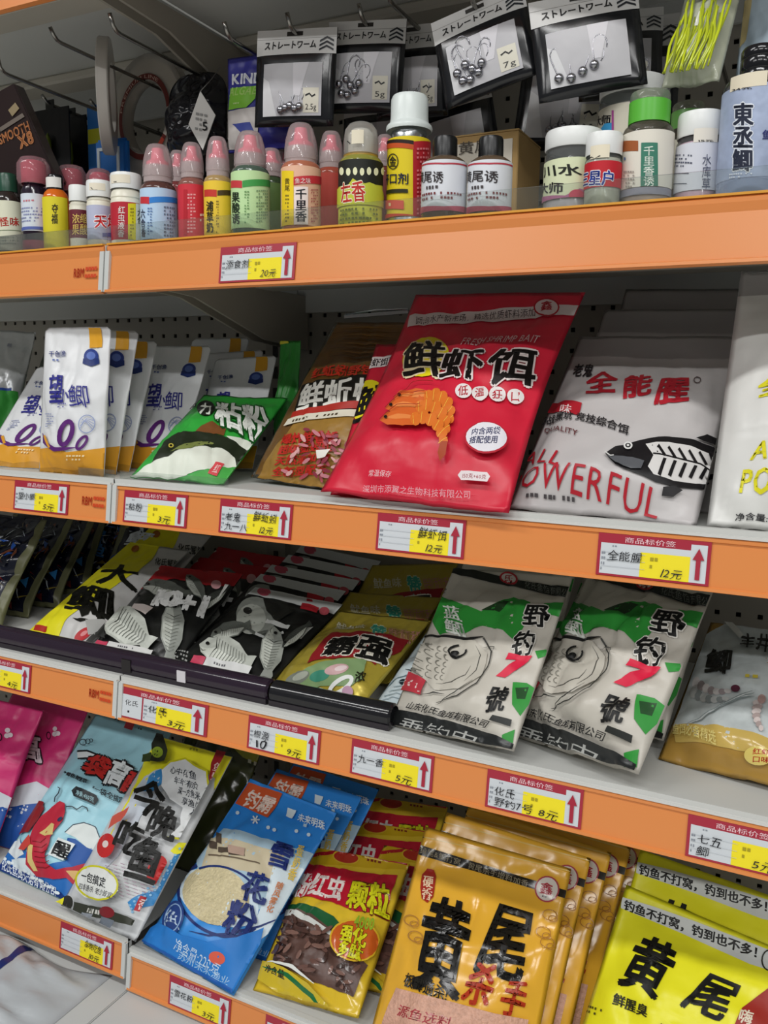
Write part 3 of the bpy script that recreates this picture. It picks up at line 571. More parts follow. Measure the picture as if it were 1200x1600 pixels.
# two black-cap bottles
for px, hw, cx0, lb in ((693, 35, 0, 'black-cap glass bottle with white label touching the aluminium bottle'), (764, 34, 285, 'black-cap glass bottle with white label in front of the carton')):
    v = Vessel(px, .03, 'black_cap_bottle', lb, 'bottle', 'black-cap bottles beside the carton')
    v.lathe('body', [(0, 385), (hw*.93, 385), (hw, 380), (hw, 262), (hw*.9, 254), (hw*.7, 249), (hw*.55, 247), (0, 247)], mat('#5a4a3a', 'gloss'))
    v.lathe('cap', [(19.5, 249), (19.5, 244), (19, 220), (17.5, 216), (0, 215)], mat('#0c0d0f', 'plastic'), seg=48, ribs=1, rib=-.03)
    A = v.label(hw+.4, 258, 336, '#dfe2e8').at(T3); x = 372 if px < 700 else 657
    A.poly([(x-145, 1035), (x, 1018), (x+145, 1035), (x+145, 1045), (x, 1028), (x-145, 1045)], '#b83a48', 'label_flash'); A.poly([(x-145, 1300), (x, 1290), (x+145, 1300), (x+145, 1350), (x-145, 1350)], '#c0566a', 'label_flash')
    A.text('黄尾诱', (x-140 if px < 700 else x-135, 1075), (x+2 if px < 700 else x+60, 1072), (x-140 if px < 700 else x-135, 1150), '#3a3436', .02); A.dash((x-120, 1165), (x+60, 1160), (x-120, 1195), 1, '#4a4446', fill=.7)
    A.dash((x-130, 1210), (x+110, 1205), (x-130, 1265), 2, '#7a3a3c', fill=.55); A.build()
# carton behind
P0 = at_y(704, 310, .13); P1 = at_y(807, 310, .13); zt = at_y(807, 203, .13).z-ZDA; c = empty('carton', ((P0.x+P1.x)/2, .13, ZDA)); w2 = (P1.x-P0.x)/2
bm = bmesh.new(); addbox(bm, -w2, w2, 0, .075, 0, zt); bmesh.ops.bevel(bm, geom=bm.edges[:], offset=.001, segments=1, affect='EDGES'); from_bm('carton_body', bm, mat('#b08f5a', 'card'), c)
for q, (a, b) in enumerate(((0, .036), (.039, .075))): box('flap', -w2, w2, a, b, zt, zt+.0015, mat('#b99862', 'card'), c)
o = box('carton_label', -w2+.004, w2-.006, -.0008, 0, zt*.18, zt*.93, mat('#d9d2c4', 'print'), c)
A = Art(o, None, lambda u, v, off: (u, -.0008-off, v), kind='print', g=1); A.uvmode = lambda x, y: (x, y)
_a = at_y(716, 222, .129); _b = at_y(768, 222, .129); _c = at_y(716, 243, .129); A.text('黄尾', (_a.x-c.location.x, _a.z-ZDA), (_b.x-c.location.x, _a.z-ZDA), (_a.x-c.location.x, _c.z-ZDA), '#4a443c', .0); A.build()
tag(c, 'brown cardboard carton with white label behind the black-cap bottles', 'carton')
# jars
CLJ = mat('#d9dfe0', 'clear')
def jar(px, Y, hw, top, lidb, l0, l1, fill, lab, label, lid=WHITEC, fillk='mottle', bottom=385, ftop=None):
    v = Vessel(px, Y, 'screw_top_jar', label, 'jar', 'screw-top jars and bottles of bait on the top shelf')
    f = ftop or lidb+12
    v.lathe('body', [(0, bottom), (hw*.95, bottom), (hw, bottom-5), (hw, lidb+8), (hw*.9, lidb+2), (hw*.88, lidb-3)], CLJ)
    v.lathe('contents', [(0, bottom-2), (hw*.93, bottom-3), (hw*.96, bottom-8), (hw*.96, f), (hw*.9, f-3), (0, f-2)], mat(fill, fillk))
    v.lathe('lid', [(hw*.97, lidb), (hw*1.0, lidb-2), (hw*1.0, top+5), (hw*.96, top), (0, top-1)], lid)
    return v, v.label(hw+.4, l0, l1, lab)
v, A = jar(892, .055, 44, 209, 238, 257, 318, '#ddd2d4', '#dfe6c0', 'wide jar with cream label and white lid behind the red-label jar', ftop=262)
A.at(T4); A.text('川水', (95, 825), (275, 812), (95, 880), '#1c2018', .03); A.text('大师', (85, 905), (195, 900), (85, 960), '#20161c', .03, name='title'); A.poly([(85, 975), (200, 965), (270, 930), (300, 940), (300, 1005), (85, 1015)], '#b06a90', 'label_flash'); A.ell(255, 965, 38, 30, '#c8405a', name='label_flash'); A.build()
v, A = jar(979, .128, 50, 130, 157, 176, 240, '#e0d4cc', '#d8d2c0', 'large white-lidded jar rising behind the green-cap bottle', ftop=176)
A.at(T4); A.text('大师', (335, 575), (428, 565), (335, 625), '#1e1a20', .04); A.poly([(375, 640), (395, 610), (435, 605), (435, 670), (375, 670)], '#3fa0d8', 'label_flash'); A.rect(430, 545, 440, 670, '#a84a90', 'label_flash'); A.build()
v, A = jar(939, .028, 28, 212, 246, 258, 298, '#dcd8c4', '#c4222e', 'small white-lidded jar with red label in front of the wide jar', ftop=255)
A.at(T4); A.text('三星户', (225, 855), (445, 845), (225, 930), '#27409a', .04, out=.05, oc='#f2eef2'); A.build()
A = v.label(28.6, 234, 254, '#e9e0c8', 'price_sticker', 62, -14).at(T4); A.line([(310, 790), (330, 775), (345, 790), (372, 768)], 5, '#202020', 'handwriting'); A.build()
v = Vessel(1006, .0445, 'spice_bottle', 'shaker bottle with clear top and bright green collar', 'bottle', 'screw-top jars and bottles of bait on the top shelf')
v.lathe('body', [(0, 385), (36, 385), (39, 380), (39, 212), (36, 204), (30, 198), (0, 198)], mat('#c9c3b4', 'clear')); v.lathe('contents', [(0, 383), (37, 380), (37.5, 225), (30, 221), (0, 221)], mat('#ead2ce', 'mottle'))
v.lathe('collar', [(31, 197), (31, 163), (29, 162), (0, 162)], mat('#5cb83c', 'plastic')); v.lathe('cap', [(30, 163), (30, 153), (28, 148), (0, 146)], mat('#c9d0c4', 'frost'))
A = v.label(39.4, 214, 300, '#e4dfd2').at(T4); A.poly([(470, 700), (560, 695), (560, 745), (470, 755)], '#a0582c', 'label_flash'); A.poly([(575, 705), (655, 705), (655, 945), (570, 945)], '#3c7d68', 'label_flash'); A.text('千里香诱', (585, 720), (640, 720), (583, 935), '#e6efe4', .02, vert=True)
A.dash((480, 770), (545, 770), (480, 800), 1, '#6a7a9a', 'handwriting'); A.dash((490, 840), (545, 840), (490, 930), 5, '#a09890'); A.build()
A = v.label(39.4, 301, 312, '#8f8f9c', 'lower_label'); A.build()
v = Vessel(1066, .11, 'spice_bottle', 'shaker bottle with dull green collar standing behind the white-lid jar', 'bottle', 'screw-top jars and bottles of bait on the top shelf')
v.lathe('body', [(0, 385), (30, 385), (31, 215), (26, 206), (0, 206)], mat('#a8a294', 'clear')); v.lathe('contents', [(0, 383), (29, 380), (29, 240), (0, 240)], mat('#b09890', 'mottle')); v.lathe('collar', [(25, 206), (25, 178), (0, 178)], mat('#5f9a48', 'plastic')); v.lathe('cap', [(24, 179), (24, 168), (22, 165), (0, 164)], mat('#b8b8a8', 'frost'))
A = v.label(31.3, 225, 300, '#c9c4b4'); A.build()
v, A = jar(1086, .0565, 34, 181, 219, 231, 304, '#ecc0cf', '#d9dbe4', 'white-lidded jar with pale label beside the tall blue bottle', fillk='plastic')
A.at(T4); A.dash((730, 760), (830, 760), (730, 830), 4, '#5a5e70'); A.line([(725, 860), (810, 856)], 4, '#4a4e60'); A.line([(725, 910), (800, 906)], 4, '#4a4e60'); A.text('水库草', (875, 760), (920, 760), (870, 935), '#4a5068', .0, vert=True); A.build()
A = v.label(34.8, 211, 232, '#e8e2d6', 'price_sticker', 62, 16).at(T4); A.text('15元', (848, 690), (930, 690), (848, 735), '#1d1d1d', .02, cut=False, name='handwriting'); A.build()
v = Vessel(1170, .042, 'tall_bottle', 'tall slate-blue bottle with black cap and handwritten sticker', 'bottle', 'screw-top jars and bottles of bait on the top shelf')
v.lathe('body', [(0, 385), (49, 385), (51, 380), (51, 148), (48, 138), (40, 133), (0, 133)], mat('#8f9cb8', 'gloss')); v.lathe('shoulder', [(51.2, 150), (51.2, 143), (46, 132), (27, 128), (0, 128)], mat('#1c1c22', 'gloss'))
v.lathe('cap', [(28, 130), (28, 118), (27, 116), (28, 114), (28, 99), (27, 97), (28, 95), (28, 84), (25, 79), (0, 78)], BLACKC)
A = v.label(51.4, 148, 288, '#a3b0cc', kind='mottle').at(T4); A.text('東丞鯽', (1030, 510), (1130, 505), (1025, 845), '#20263a', .05, out=.05, oc='#e4e9f2', vert=True); A.text('鱼', (1170, 640), (1215, 640), (1170, 690), '#2a3070', .03)
A.dash((1010, 855), (1125, 850), (1010, 885), 2, '#e4e9f2'); A.build()
A = v.label(51.8, 131+0, 153, '#e6dcc4', 'price_sticker', 62, -18).at(T4); A.text('34元', (1020, 440), (1120, 430), (1020, 480), '#222222', .02, cut=False, name='handwriting'); A.build()
# left group
L5 = (0, 230, .2)
v = Vessel(14, .03, 'dark_cap_bottle', 'bottle with dark green cap and red brush lettering on cream label'); v.lathe('body', [(0, 400), (19, 400), (20, 396), (20, 314), (16, 305), (12, 300), (0, 300)], mat('#2c2420', 'gloss')); v.lathe('cap', [(14, 301), (14, 296), (13.5, 275), (12, 272), (0, 272)], mat('#1f4a38', 'plastic'), seg=48, ribs=1, rib=-.03)
A = v.label(20.3, 317, 394, '#dcdcc4').at(L5); A.text('水怪味', (-90, 560), (145, 545), (-90, 635), '#b83228', .03, wob=.08); A.line([(-30, 660), (160, 655)], 5, '#6a7a5a'); A.dash((-20, 700), (150, 700), (-20, 770), 3, '#8a8f80'); A.build()
def dome(px, Y, hc, hb, top, capb, l0, l1, body, lab, label):
    v = Vessel(px, Y, 'pink_dome_bottle', label, 'bottle', 'bottles with translucent pink dome caps')
    v.lathe('body', [(0, 400), (hb*.95, 400), (hb, 396), (hb, l0-6), (hb*.8, capb+4), (hb*.75, capb), (0, capb)], mat(body, 'gloss'))
    v.lathe('cap', [(hc*.88, capb+2), (hc, capb-6), (hc*.98, top+(capb-top)*.3), (hc*.75, top+3), (hc*.4, top), (0, top)], mat('#e4b8c0', 'frost')); v.lathe('stopper', [(hc*.74, capb), (hc*.74, top+12), (hc*.55, top+7), (0, top+6)], mat('#c84a60', 'plastic'))
    return v, v.label(hb+.3, l0, l1, lab)
v, A = dome(55, .03, 25, 20, 245, 288, 306, 364, '#241a28', '#d6dee8', 'dark bottle with pink dome cap and blue-white label')
A.at(L5); A.dash((170, 410), (340, 410), (170, 440), 1, '#c8707c'); A.dash((170, 470), (340, 470), (170, 600), 5, '#8a90b8'); A.rect(150, 632, 380, 655, '#5a6ab0', 'label_flash'); A.build(); A = v.label(20.4, 378, 398, '#b04058', 'lower_band'); A.build()
v, A = dome(114, .108, 22, 18, 258, 300, 318, 390, '#4a2028', '#8a4048', 'pink dome-capped bottle behind the orange bottle'); A.build()
v, A = dome(157, .10, 20, 17, 264, 300, 318, 390, '#4a2028', '#b08890', 'pink dome-capped bottle far behind the white-cap bottles'); A.build()
v = Vessel(88, .03, 'orange_bottle', 'orange bottle with black cap and narrow yellow label'); v.lathe('body', [(0, 400), (19, 400), (20, 396), (20, 312), (17, 303), (12, 297), (0, 297)], mat('#d86a1c', 'gloss')); v.lathe('cap', [(12.5, 298), (12.5, 277), (11, 274), (0, 274)], BLACKC)
A = v.label(20.3, 311, 394, '#ddd02c', span=150, mid=-20).at(L5); A.text('夺福', (405, 440), (455, 440), (402, 600), '#2c2810', .03, vert=True); A.build()
A = v.label(13.6, 279, 295, '#e4e2dc', 'price_sticker', 130, -25).at(L5); A.dash((365, 265), (480, 290), (360, 310), 1, '#8a5a9a', 'handwriting'); A.build()
def white_bottle(px, Y, hw, top, capb, l0, l1, lab, label, name='white_cap_bottle'):
    v = Vessel(px, Y, name, label, 'bottle', 'small cream bottles with white caps'); v.lathe('body', [(0, 400), (hw*.97, 400), (hw, 396), (hw, l0-4), (hw*.95, l0-7), (hw, l0-9), (hw*.92, capb+4), (hw*.8, capb), (0, capb)], mat('#e6e2d0', 'plastic'))
    v.lathe('cap', [(hw*.98, capb), (hw, capb-3), (hw, top+4), (hw*.95, top), (0, top-1)], WHITEC, seg=60, ribs=1, rib=-.015); return v, v.label(hw+.3, l0, l1, lab)
v, A = white_bottle(124, .03, 15, 291, 316, 330, 374, '#6a2430', 'small cream bottle with white cap and maroon label'); A.at(L5); A.text('浓缩', (565, 520), (680, 520), (565, 600), '#d8b860', .02); A.text('果酸', (565, 600), (680, 600), (565, 690), '#d8b860', .02, name='lettering'); A.build()
v, A = white_bottle(156, .025, 19.5, 284, 310, 324, 377, '#b8bcd4', 'small cream bottle with white cap and lavender label'); A.at(L5); A.text('天地', (735, 520), (885, 540), (735, 635), '#d0282c', .03, wob=.08, out=.05); A.rect(800, 670, 880, 700, '#6a70a8', 'label_flash'); A.build()
A = v.label(19.9, 290, 301, '#e8e0cc', 'price_sticker', 75, -10).at(L5); A.line([(710, 315), (730, 345), (760, 335)], 7, '#222222', 'handwriting'); A.build()
v, A = white_bottle(198, .025, 24, 273, 298, 320, 378, '#b82434', 'cream bottle with white cap and split red and yellow label'); A.at(L5); A.rect(1000, 440, 1060, 730, '#e0d020', 'label_flash'); A.rect(1060, 440, 1120, 730, '#e4e2d4', 'label_flash'); A.text('红虫液香', (925, 460), (980, 460), (920, 705), '#f0e6e2', .02, vert=True); A.text('六合', (1070, 480), (1105, 480), (1070, 600), '#222a40', .03, vert=True); A.dash((1015, 470), (1045, 470), (1015, 700), 9, '#8a7a1c'); A.build()
A = v.label(24.4, 278, 291, '#e8e0cc', 'price_sticker', 80, -25).at(L5); A.dash((880, 262), (955, 262), (880, 295), 1, '#222222', 'handwriting'); A.build()
# ================================================================ pouches on the second shelf
# white pouch with purple swirls
def white_swirl():
    P = Pouch('white_swirl_pouch', POSE['p2'], '#dfe1e3', 'upright white pouch with purple swirl and orange base, foremost of its row', 'pouch', 'white pouches with purple swirls', T=.016, seed=3, wr=.003, rc=.006, seal=.12)
    A = P.art.at(V1)
    A.poly([(180, 775), (230, 770), (300, 790), (380, 782), (470, 770), (480, 930), (180, 930)], '#d99a2c', 'base_band')
    A.poly([(180, 860), (250, 858), (330, 872), (420, 862), (470, 868), (480, 930), (180, 930)], '#b8842c', 'base_band')
    A.poly([(400, 235), (455, 235), (458, 322), (402, 325)], '#dba02c', 'corner_flash'); A.ell(410, 365, 33, 36, '#2c3f86', name='emblem'); A.poly([(375, 372), (445, 372), (448, 395), (410, 408), (372, 395)], '#22336e', 'emblem'); A.ell(410, 360, 20, 18, '#5a72b8', name='emblem')
    A.text('千创渔', (222, 338), (300, 336), (222, 366), '#2b3a7c', .02); A.dash((225, 370), (288, 370), (225, 388), 1, '#6c7bb0')
    A.text('望', (222, 440), (295, 438), (226, 572), '#2f2f86', .03, wob=.08, name='title'); A.text('小', (262, 508), (315, 508), (262, 560), '#2f2f86', .02, wob=.06, name='title'); A.text('鲫', (312, 485), (405, 485), (312, 590), '#2f2f86', .01, wob=.06, name='title'); A.dash((262, 568), (305, 568), (262, 595), 2, '#5a5aa0')
    A.dash((208, 615), (245, 615), (208, 680), 6, '#7f88b0')
    A.ring(300, 705, 64, 36, 21, '#5a2470', -72, 'swirl'); A.ring(372, 748, 40, 21, 13, '#5a2470', -52, 'swirl'); A.line([(345, 770), (300, 775), (250, 778), (205, 745), (198, 705)], 20, '#5a2470', 'swirl', True)
    A.line([(205, 715), (228, 770)], 9, '#d99a2c', 'swirl')
    A.ring(395, 665, 38, 42, 4, '#8f9cc4', 20, 'leaf_print'); 
    for k in range(4): A.line([(362+k*4, 690-k*16), (395, 640+k*6), (430-k*2, 650+k*14)], 3, '#9aa6cc', 'leaf_print')
    A.dash((305, 800), (395, 800), (305, 832), 2, '#f2dfae')
    P.done(); return P
WS = white_swirl(); G = 'white pouches with purple swirls'
clone(WS, POSE['p1'], 'white swirl pouch slumped against the foremost upright one', G)
clone(WS, POSE['p3'], 'white swirl pouch directly behind the foremost upright one', G)
clone(WS, POSE['p4'], 'white swirl pouch third back from the foremost upright one', G)
clone(WS, POSE['p5'], 'white swirl pouch leaning beside the green fish pouch', G)
clone(WS, POSE['p6'], 'shaded white swirl pouch leaning furthest back near the bracket', G)
clone(WS, POSE['p7'], 'shaded white swirl pouch behind the green fish pouch', G)
clone(WS, POSE['p8'], 'white swirl pouch peeping above the lettering of the green pouch', G)
P = Pouch('silver_pouch', POSE['silver'], '#c9ccce', 'crumpled silver-white pouch with green base at the row end', T=.02, seed=9, wr=.006, kind='foil', wav=.03)
A = P.art.at(V1); A.poly([(-200, 535), (60, 505), (60, 525), (-200, 560)], '#2a4a9c', 'band'); A.poly([(-220, 550), (90, 522), (80, 960), (-220, 960)], '#3c9a40', 'base_band'); A.dash((0, 300), (120, 300), (0, 330), 1, '#a0a4b0'); P.done()
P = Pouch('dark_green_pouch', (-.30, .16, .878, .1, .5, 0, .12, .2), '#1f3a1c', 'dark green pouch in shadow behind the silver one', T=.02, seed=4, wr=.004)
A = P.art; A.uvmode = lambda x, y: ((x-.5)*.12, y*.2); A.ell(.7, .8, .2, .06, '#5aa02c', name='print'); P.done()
# green fish pouch
P = Pouch('green_fish_pouch', POSE['green'], '#33a83e', 'green pouch with a fish picture and large white lettering', T=.02, seed=5, wr=.004, seal=.08)
A = P.art.at(V1)
A.poly([(560, 905), (640, 860), (740, 800), (830, 770), (940, 760), (1030, 790), (1075, 830), (1065, 870), (960, 880), (820, 900), (700, 925), (590, 935)], '#e3e8da', 'white_panel')
A.poly([(1010, 720), (1090, 735), (1160, 760), (1130, 800), (1080, 790)], '#dfe6d8', 'white_panel')
A.poly([(570, 915), (760, 925), (900, 880), (1040, 860), (1100, 850), (1060, 950), (560, 950)], '#4aa84a', 'base_band')
A.poly([(870, 705), (900, 675), (950, 655), (1010, 690), (1000, 720)], '#7a4c28', 'fish_print')
A.poly([(680, 840), (700, 800), (740, 740), (800, 705), (880, 700), (970, 715), (1050, 745), (1110, 790), (1100, 840), (1060, 870), (1050, 820), (990, 775), (900, 765), (820, 775), (740, 815)], '#232b1c', 'fish_print')
A.poly([(760, 790), (830, 755), (900, 745), (960, 755), (900, 765), (820, 780)], '#7f8a4a', 'fish_print'); A.ell(765, 765, 12, 10, '#c8b84a', name='fish_print'); A.ell(765, 765, 6, 5, '#0c0c0a', name='fish_print')
A.ell(920, 598, 40, 34, '#14180f', name='badge'); A.text('力', (893, 570), (948, 572), (890, 625), '#e8eee2', .03)
A.text('粘粉', (968, 565), (1195, 590), (962, 672), '#eef2ea', .045, out=.05, oc='#14501c', name='title'); A.text('黏', (845, 560), (885, 562), (842, 610), '#10140c', .03)
A.dash((1050, 700), (1150, 725), (1046, 722), 1, '#d8c83c'); A.poly([(965, 840), (1005, 850), (970, 905), (930, 892)], '#d84a50', 'red_label'); A.text('红', (970, 850), (994, 855), (945, 890), '#f3d9d4', .02)
P.done()
# narrow green pouch standing behind
P = Pouch('narrow_green_pouch', (at_y(444, 640, .20).x, .20, .8774, -.2, .05, .02, .036, .165), '#2f8a34', 'narrow rolled green pouch standing between swirl and brown pouches', T=.016, seed=7, wr=.003)
A = P.art.at(V2); A.poly([(140, 250), (200, 245), (205, 275), (150, 285)], '#d0c83c', 'top_flash'); A.line([(160, 300), (150, 400)], 10, '#b8dcb0', 'print'); P.done()
# brown worm pouch
def brown():
    P = Pouch('brown_worm_pouch', POSE['brown'], '#6a4a20', 'brown and gold pouch with white lettering on a black band', T=.018, seed=8, wr=.0035, seal=.1, side=(.03, '#cfc8b8', 'clear'))
    A = P.art.at(V2)
    A.poly([(110, 790), (250, 600), (520, 590), (450, 960), (20, 930)], '#9a7430', 'gold_field', 'mottle')
    for k in range(8): A.line([(395-k*3, 215+k*18), (560, 205+k*19), (720, 215+k*18)], 7, '#54380f' if k % 2 else '#7d5a26', 'wood_print', True)
    A.text('红蚯蚓野钓', (318, 392), (600, 380), (305, 440), '#c0301c', .04, name='red_lettering')
    A.poly([(265, 470), (330, 445), (420, 440), (640, 425), (620, 560), (450, 585), (230, 600)], '#15130f', 'black_band')
    A.text('鲜蚯蚓', (270, 470), (650, 440), (238, 590), '#f0efe6', .045, out=.04, oc='#2a261e', name='title', wob=.05)
    A.poly([(225, 590), (620, 555), (615, 585), (215, 618)], '#a8281c', 'red_strip'); A.poly([(205, 620), (610, 590), (600, 625), (185, 650)], '#d9d3c0', 'white_strip'); A.dash((215, 622), (595, 592), (205, 645), 1, '#4a3c28')
    for k, t in enumerate(('爆炸鲜香蚯', '超级蚯蚓粒', '天然添加物', '全新型配方')):
        A.text(t, (185-k*14, 690+k*48), (430-k*14, 675+k*48), (172-k*14, 732+k*48), '#b8241c', .05, name='red_lettering')
    R = random.Random(4)
    for k in range(60):
        x, y = R.uniform(200, 480), R.uniform(670, 890); a = R.uniform(0, 180)
        if x-200 < (760-y)*.6+40 and x < 300: continue
        A.ell(x, y, R.uniform(14, 26), R.uniform(5, 9), R.choice(['#a84c58', '#c8808a', '#8a3444', '#d4a2a0']), a, 'pellet_print', 8)
    A.poly([(345, 775), (410, 770), (385, 805), (350, 812)], '#e6e2da', 'white_mark'); P.done(); return P
BR = brown()
clone(BR, (.225, .105, .8789, -.1, .62, .03, .155, .215), 'brown and gold pouch shaded behind the one with white lettering', 'brown worm pouches')
BR.o['group'] = 'brown worm pouches'
# red shrimp pouch
def red():
    P = Pouch('red_shrimp_pouch', POSE['red'], '#d2203a', 'large glossy red pouch with shrimp picture, in front of its twin', 'pouch', 'red shrimp pouches', T=.026, seed=11, wr=.0045, kind='film', seal=.12, gus=.2, pinch=.07)
    A = P.art
    A.at((0, 0, 1)); A.poly([(640, 493), (720, 489), (800, 481), (860, 477), (920, 478), (916, 493), (860, 493), (800, 501), (720, 507), (636, 511)], '#dfd6d4', 'white_band')
    A.text('面向水产新市场，精选优质虾料添加', (650, 495), (838, 481), (649, 508), '#3a2628', .01, name='band_lettering', cut=False)
    A.at(V3); A.ell(212, 175, 58, 42, '#e2d2d2', name='badge'); A.ring(212, 175, 58, 42, 7, '#b81c2c', 0, 'badge'); A.text('鑫', (185, 148), (240, 145), (185, 195), '#b81c2c', .02, cut=False)
    A.at((0, 0, 1)); A.text('FRESH SHRIMP BAIT', (722, 529), (842, 524), (719, 540), '#e8c9cb', .0, name='english_lettering', ital=.03, cut=False)
    A.at(V2); A.ell(815, 340, 108, 86, '#e6d81c', -20, name='yellow_disc')
    A.text('鲜', (712, 275), (905, 265), (720, 430), '#120e0c', .04, out=.03, oc='#e8d9b0', wob=.1, name='title')
    A.text('虾', (900, 305), (1085, 295), (882, 440), '#120e0c', .04, out=.035, oc='#e6d9d6', wob=.1, name='title'); A.text('饵', (1115, 305), (1325, 295), (1095, 470), '#120e0c', .04, out=.035, oc='#e6d9d6', wob=.1, name='title')
    A.at((0, 0, 1))
    for (x, y), t in zip(((725, 613), (751, 616), (778, 618), (806, 620)), '低温狂口'):
        A.ell(x, y, 13, 11.5, '#e9e2e0', name='character_disc', n=18); A.text(t, (x-8, y-8), (x+8, y-9), (x-9, y+8), '#b81c30', .02, cut=False, name='disc_lettering')
    A.at(V2)
    for i, (ox, oy) in enumerate(((55, -110), (20, -60), (0, 0))):
        A.poly([(620+ox, 640+oy), (650+ox, 605+oy), (720+ox, 595+oy), (800+ox, 615+oy), (795+ox, 655+oy), (720+ox, 665+oy), (655+ox, 660+oy)], '#d8662a', 'shrimp_print')
        A.poly([(640+ox, 632+oy), (700+ox, 612+oy), (780+ox, 622+oy), (770+ox, 636+oy), (690+ox, 636+oy)], '#e88a48', 'shrimp_print')
        seg = [(780, 635), (815, 628), (850, 640), (880, 665), (898, 700), (905, 735)]; wd = [62, 66, 64, 60, 54, 40]
        for k, ((x, y), w) in enumerate(zip(seg, wd)):
            A.ell(x+ox*(1-.12*k), y+oy, 24, w/2, '#dd7428', 12*k*1.2, 'shrimp_print', 12); A.line([(x-12+ox*(1-.12*k)+k*6, y-w*.36+oy), (x-8+ox*(1-.12*k)-k*3, y+w*.36+oy)], 11, '#f2cf50', 'shrimp_stripe', True)
        A.ell(648+ox, 628+oy, 8, 7, '#1c0c0a', name='shrimp_eye', n=10)
        A.line([(622+ox, 640+oy), (700+ox, 575+oy), (800+ox, 570+oy)], 3, '#8f2018', 'feeler')
    A.poly([(895, 740), (925, 740), (915, 800), (890, 830), (880, 790)], '#a84420', 'shrimp_tail')
    A.ell(1095, 722, 97, 72, '#b81c30', name='round_badge'); A.ell(1095, 720, 90, 65, '#e6e4ea', name='round_badge'); A.text('内含两袋', (1032, 680), (1160, 672), (1026, 714), '#3a3f66', .02, cut=False); A.text('搭配使用', (1024, 720), (1150, 712), (1018, 756), '#3a3f66', .02, cut=False)
    A.poly([(985, 873), (1100, 880), (1113, 898), (1100, 922), (985, 915), (970, 893)], '#e4d9da', 'weight_pill'); A.text('150克+60克', (988, 884), (1098, 890), (986, 908), '#a0283a', .01, cut=False)
    A.text('常温保存', (578, 868), (680, 874), (572, 900), '#e6c6ca', .0, cut=False); A.text('深圳市添翼之生物科技有限公司', (552, 935), (1030, 962), (546, 968), '#d8a0a8', .0, cut=False)
    P.done(); return P
RD_ = red()
P = Pouch('red_shrimp_pouch', POSE['red2'], '#cc1f38', 'smaller red pouch with yellow disc squeezed behind the large red shrimp pouch', 'pouch', 'red shrimp pouches', T=.012, seed=12, wr=.003, kind='film', seal=.12)
A = P.art.at(V2); A.poly([(530, 345), (700, 325), (690, 365), (515, 400)], '#d9d0ce', 'white_band'); A.text('鲜虾饵料', (545, 350), (690, 332), (535, 388), '#33262a', .03, cut=False)
A.ell(560, 540, 78, 100, '#e2d41c', 15, 'yellow_disc'); A.text('鲜', (505, 470), (665, 455), (490, 640), '#120e0c', .04, wob=.1, name='title'); P.done()
# white fish pouch
def white_fish(name, pose, inkr, label, group, body='#c2bebd', yellow=False):
    P = Pouch(name, pose, body, label, 'pouch', group, T=.03, seed=13, wr=.0032, kind='film', seal=.16, header=(.87, '#d0cccb', 'milky'), gus=.14)
    A = P.art.at(V3)
    A.text('全', (395, 470), (530, 462), (385, 560), inkr, .05, wob=.08, name='title'); A.text('能', (560, 480), (690, 472), (548, 580), inkr, .05, wob=.08, name='title'); A.text('腥', (710, 490), (860, 482), (695, 608), inkr, .05, wob=.08, name='title'); A.ring(885, 500, 17, 15, 4, '#5a4a4a')
    A.text('老鬼', (340, 425), (430, 432), (325, 490), '#2a2426', .04, wob=.08)
    A.poly([(240, 605), (370, 603), (355, 660), (215, 648)], inkr, 'red_panel'); A.text('味', (275, 610), (330, 612), (265, 650), '#ead9d6', .02, cut=False)
    A.text('野战黑坑 竞技综合饵', (180, 655), (585, 705), (170, 695), '#2a282a', .03, wob=.04, name='slogan', cut=False); A.text('QUALITY', (205, 712), (355, 726), (200, 735), '#6a3a3c', .02, cut=False)
    A.text('ALL', (120, 808), (298, 826), (95, 872), inkr, .012, name='english_lettering', ital=.06); A.text('POWERFUL', (45, 912), (720, 992), (22, 985), inkr, .014, name='english_lettering', ital=.03)
    A.dash((85, 1010), (500, 1042), (80, 1034), 1, '#4a4648', dens=.7)
    if not yellow:
        A.poly([(475, 830), (520, 800), (620, 775), (760, 757), (870, 770), (960, 805), (1010, 845), (1050, 800), (1085, 715), (1100, 700), (1100, 900), (1040, 890), (1010, 900), (985, 975), (900, 992), (800, 985), (700, 960), (600, 915), (520, 880)], '#161416', 'fish_print')
        A.poly([(655, 790), (760, 782), (860, 800), (940, 835), (1000, 875), (985, 915), (960, 960), (880, 968), (780, 955), (690, 925), (665, 890), (690, 840)], '#d9d7d4', 'fish_belly')
        A.line([(688, 832), (780, 850), (900, 880), (1000, 920)], 7, '#161416', 'fish_bones')
        for k in range(6):
            x = 715+k*46; A.poly([(x, 790+k*9), (x+34, 842+k*11), (x+22, 845+k*11), (x-8, 800+k*8)], '#161416', 'fish_bones'); A.poly([(x+20, 852+k*12), (x+34, 856+k*12), (x+8, 935+k*5), (x-6, 925+k*5)], '#161416', 'fish_bones')
        A.poly([(485, 845), (560, 850), (650, 870), (635, 905), (590, 905), (520, 875)], '#5a5c60', 'fish_jaw'); A.ell(578, 803, 20, 17, '#d9d9d6', name='fish_eye'); A.ell(578, 803, 12, 10, '#161416', name='fish_eye'); A.ell(578, 803, 6, 5, '#d9d9d6', name='fish_eye')
        A.poly([(880, 770), (930, 755), (1000, 775), (1025, 800), (1010, 820), (960, 800)], '#161416', 'fin'); A.poly([(735, 990), (790, 985), (822, 1005), (780, 1035), (728, 1030)], '#161416', 'fin'); A.poly([(930, 995), (960, 990), (950, 1020), (935, 1020)], '#161416', 'fin')
        A.line([(475, 832), (500, 850), (515, 848)], 5, '#d0d0cc', 'fish_mouth')
    P.done(); return P
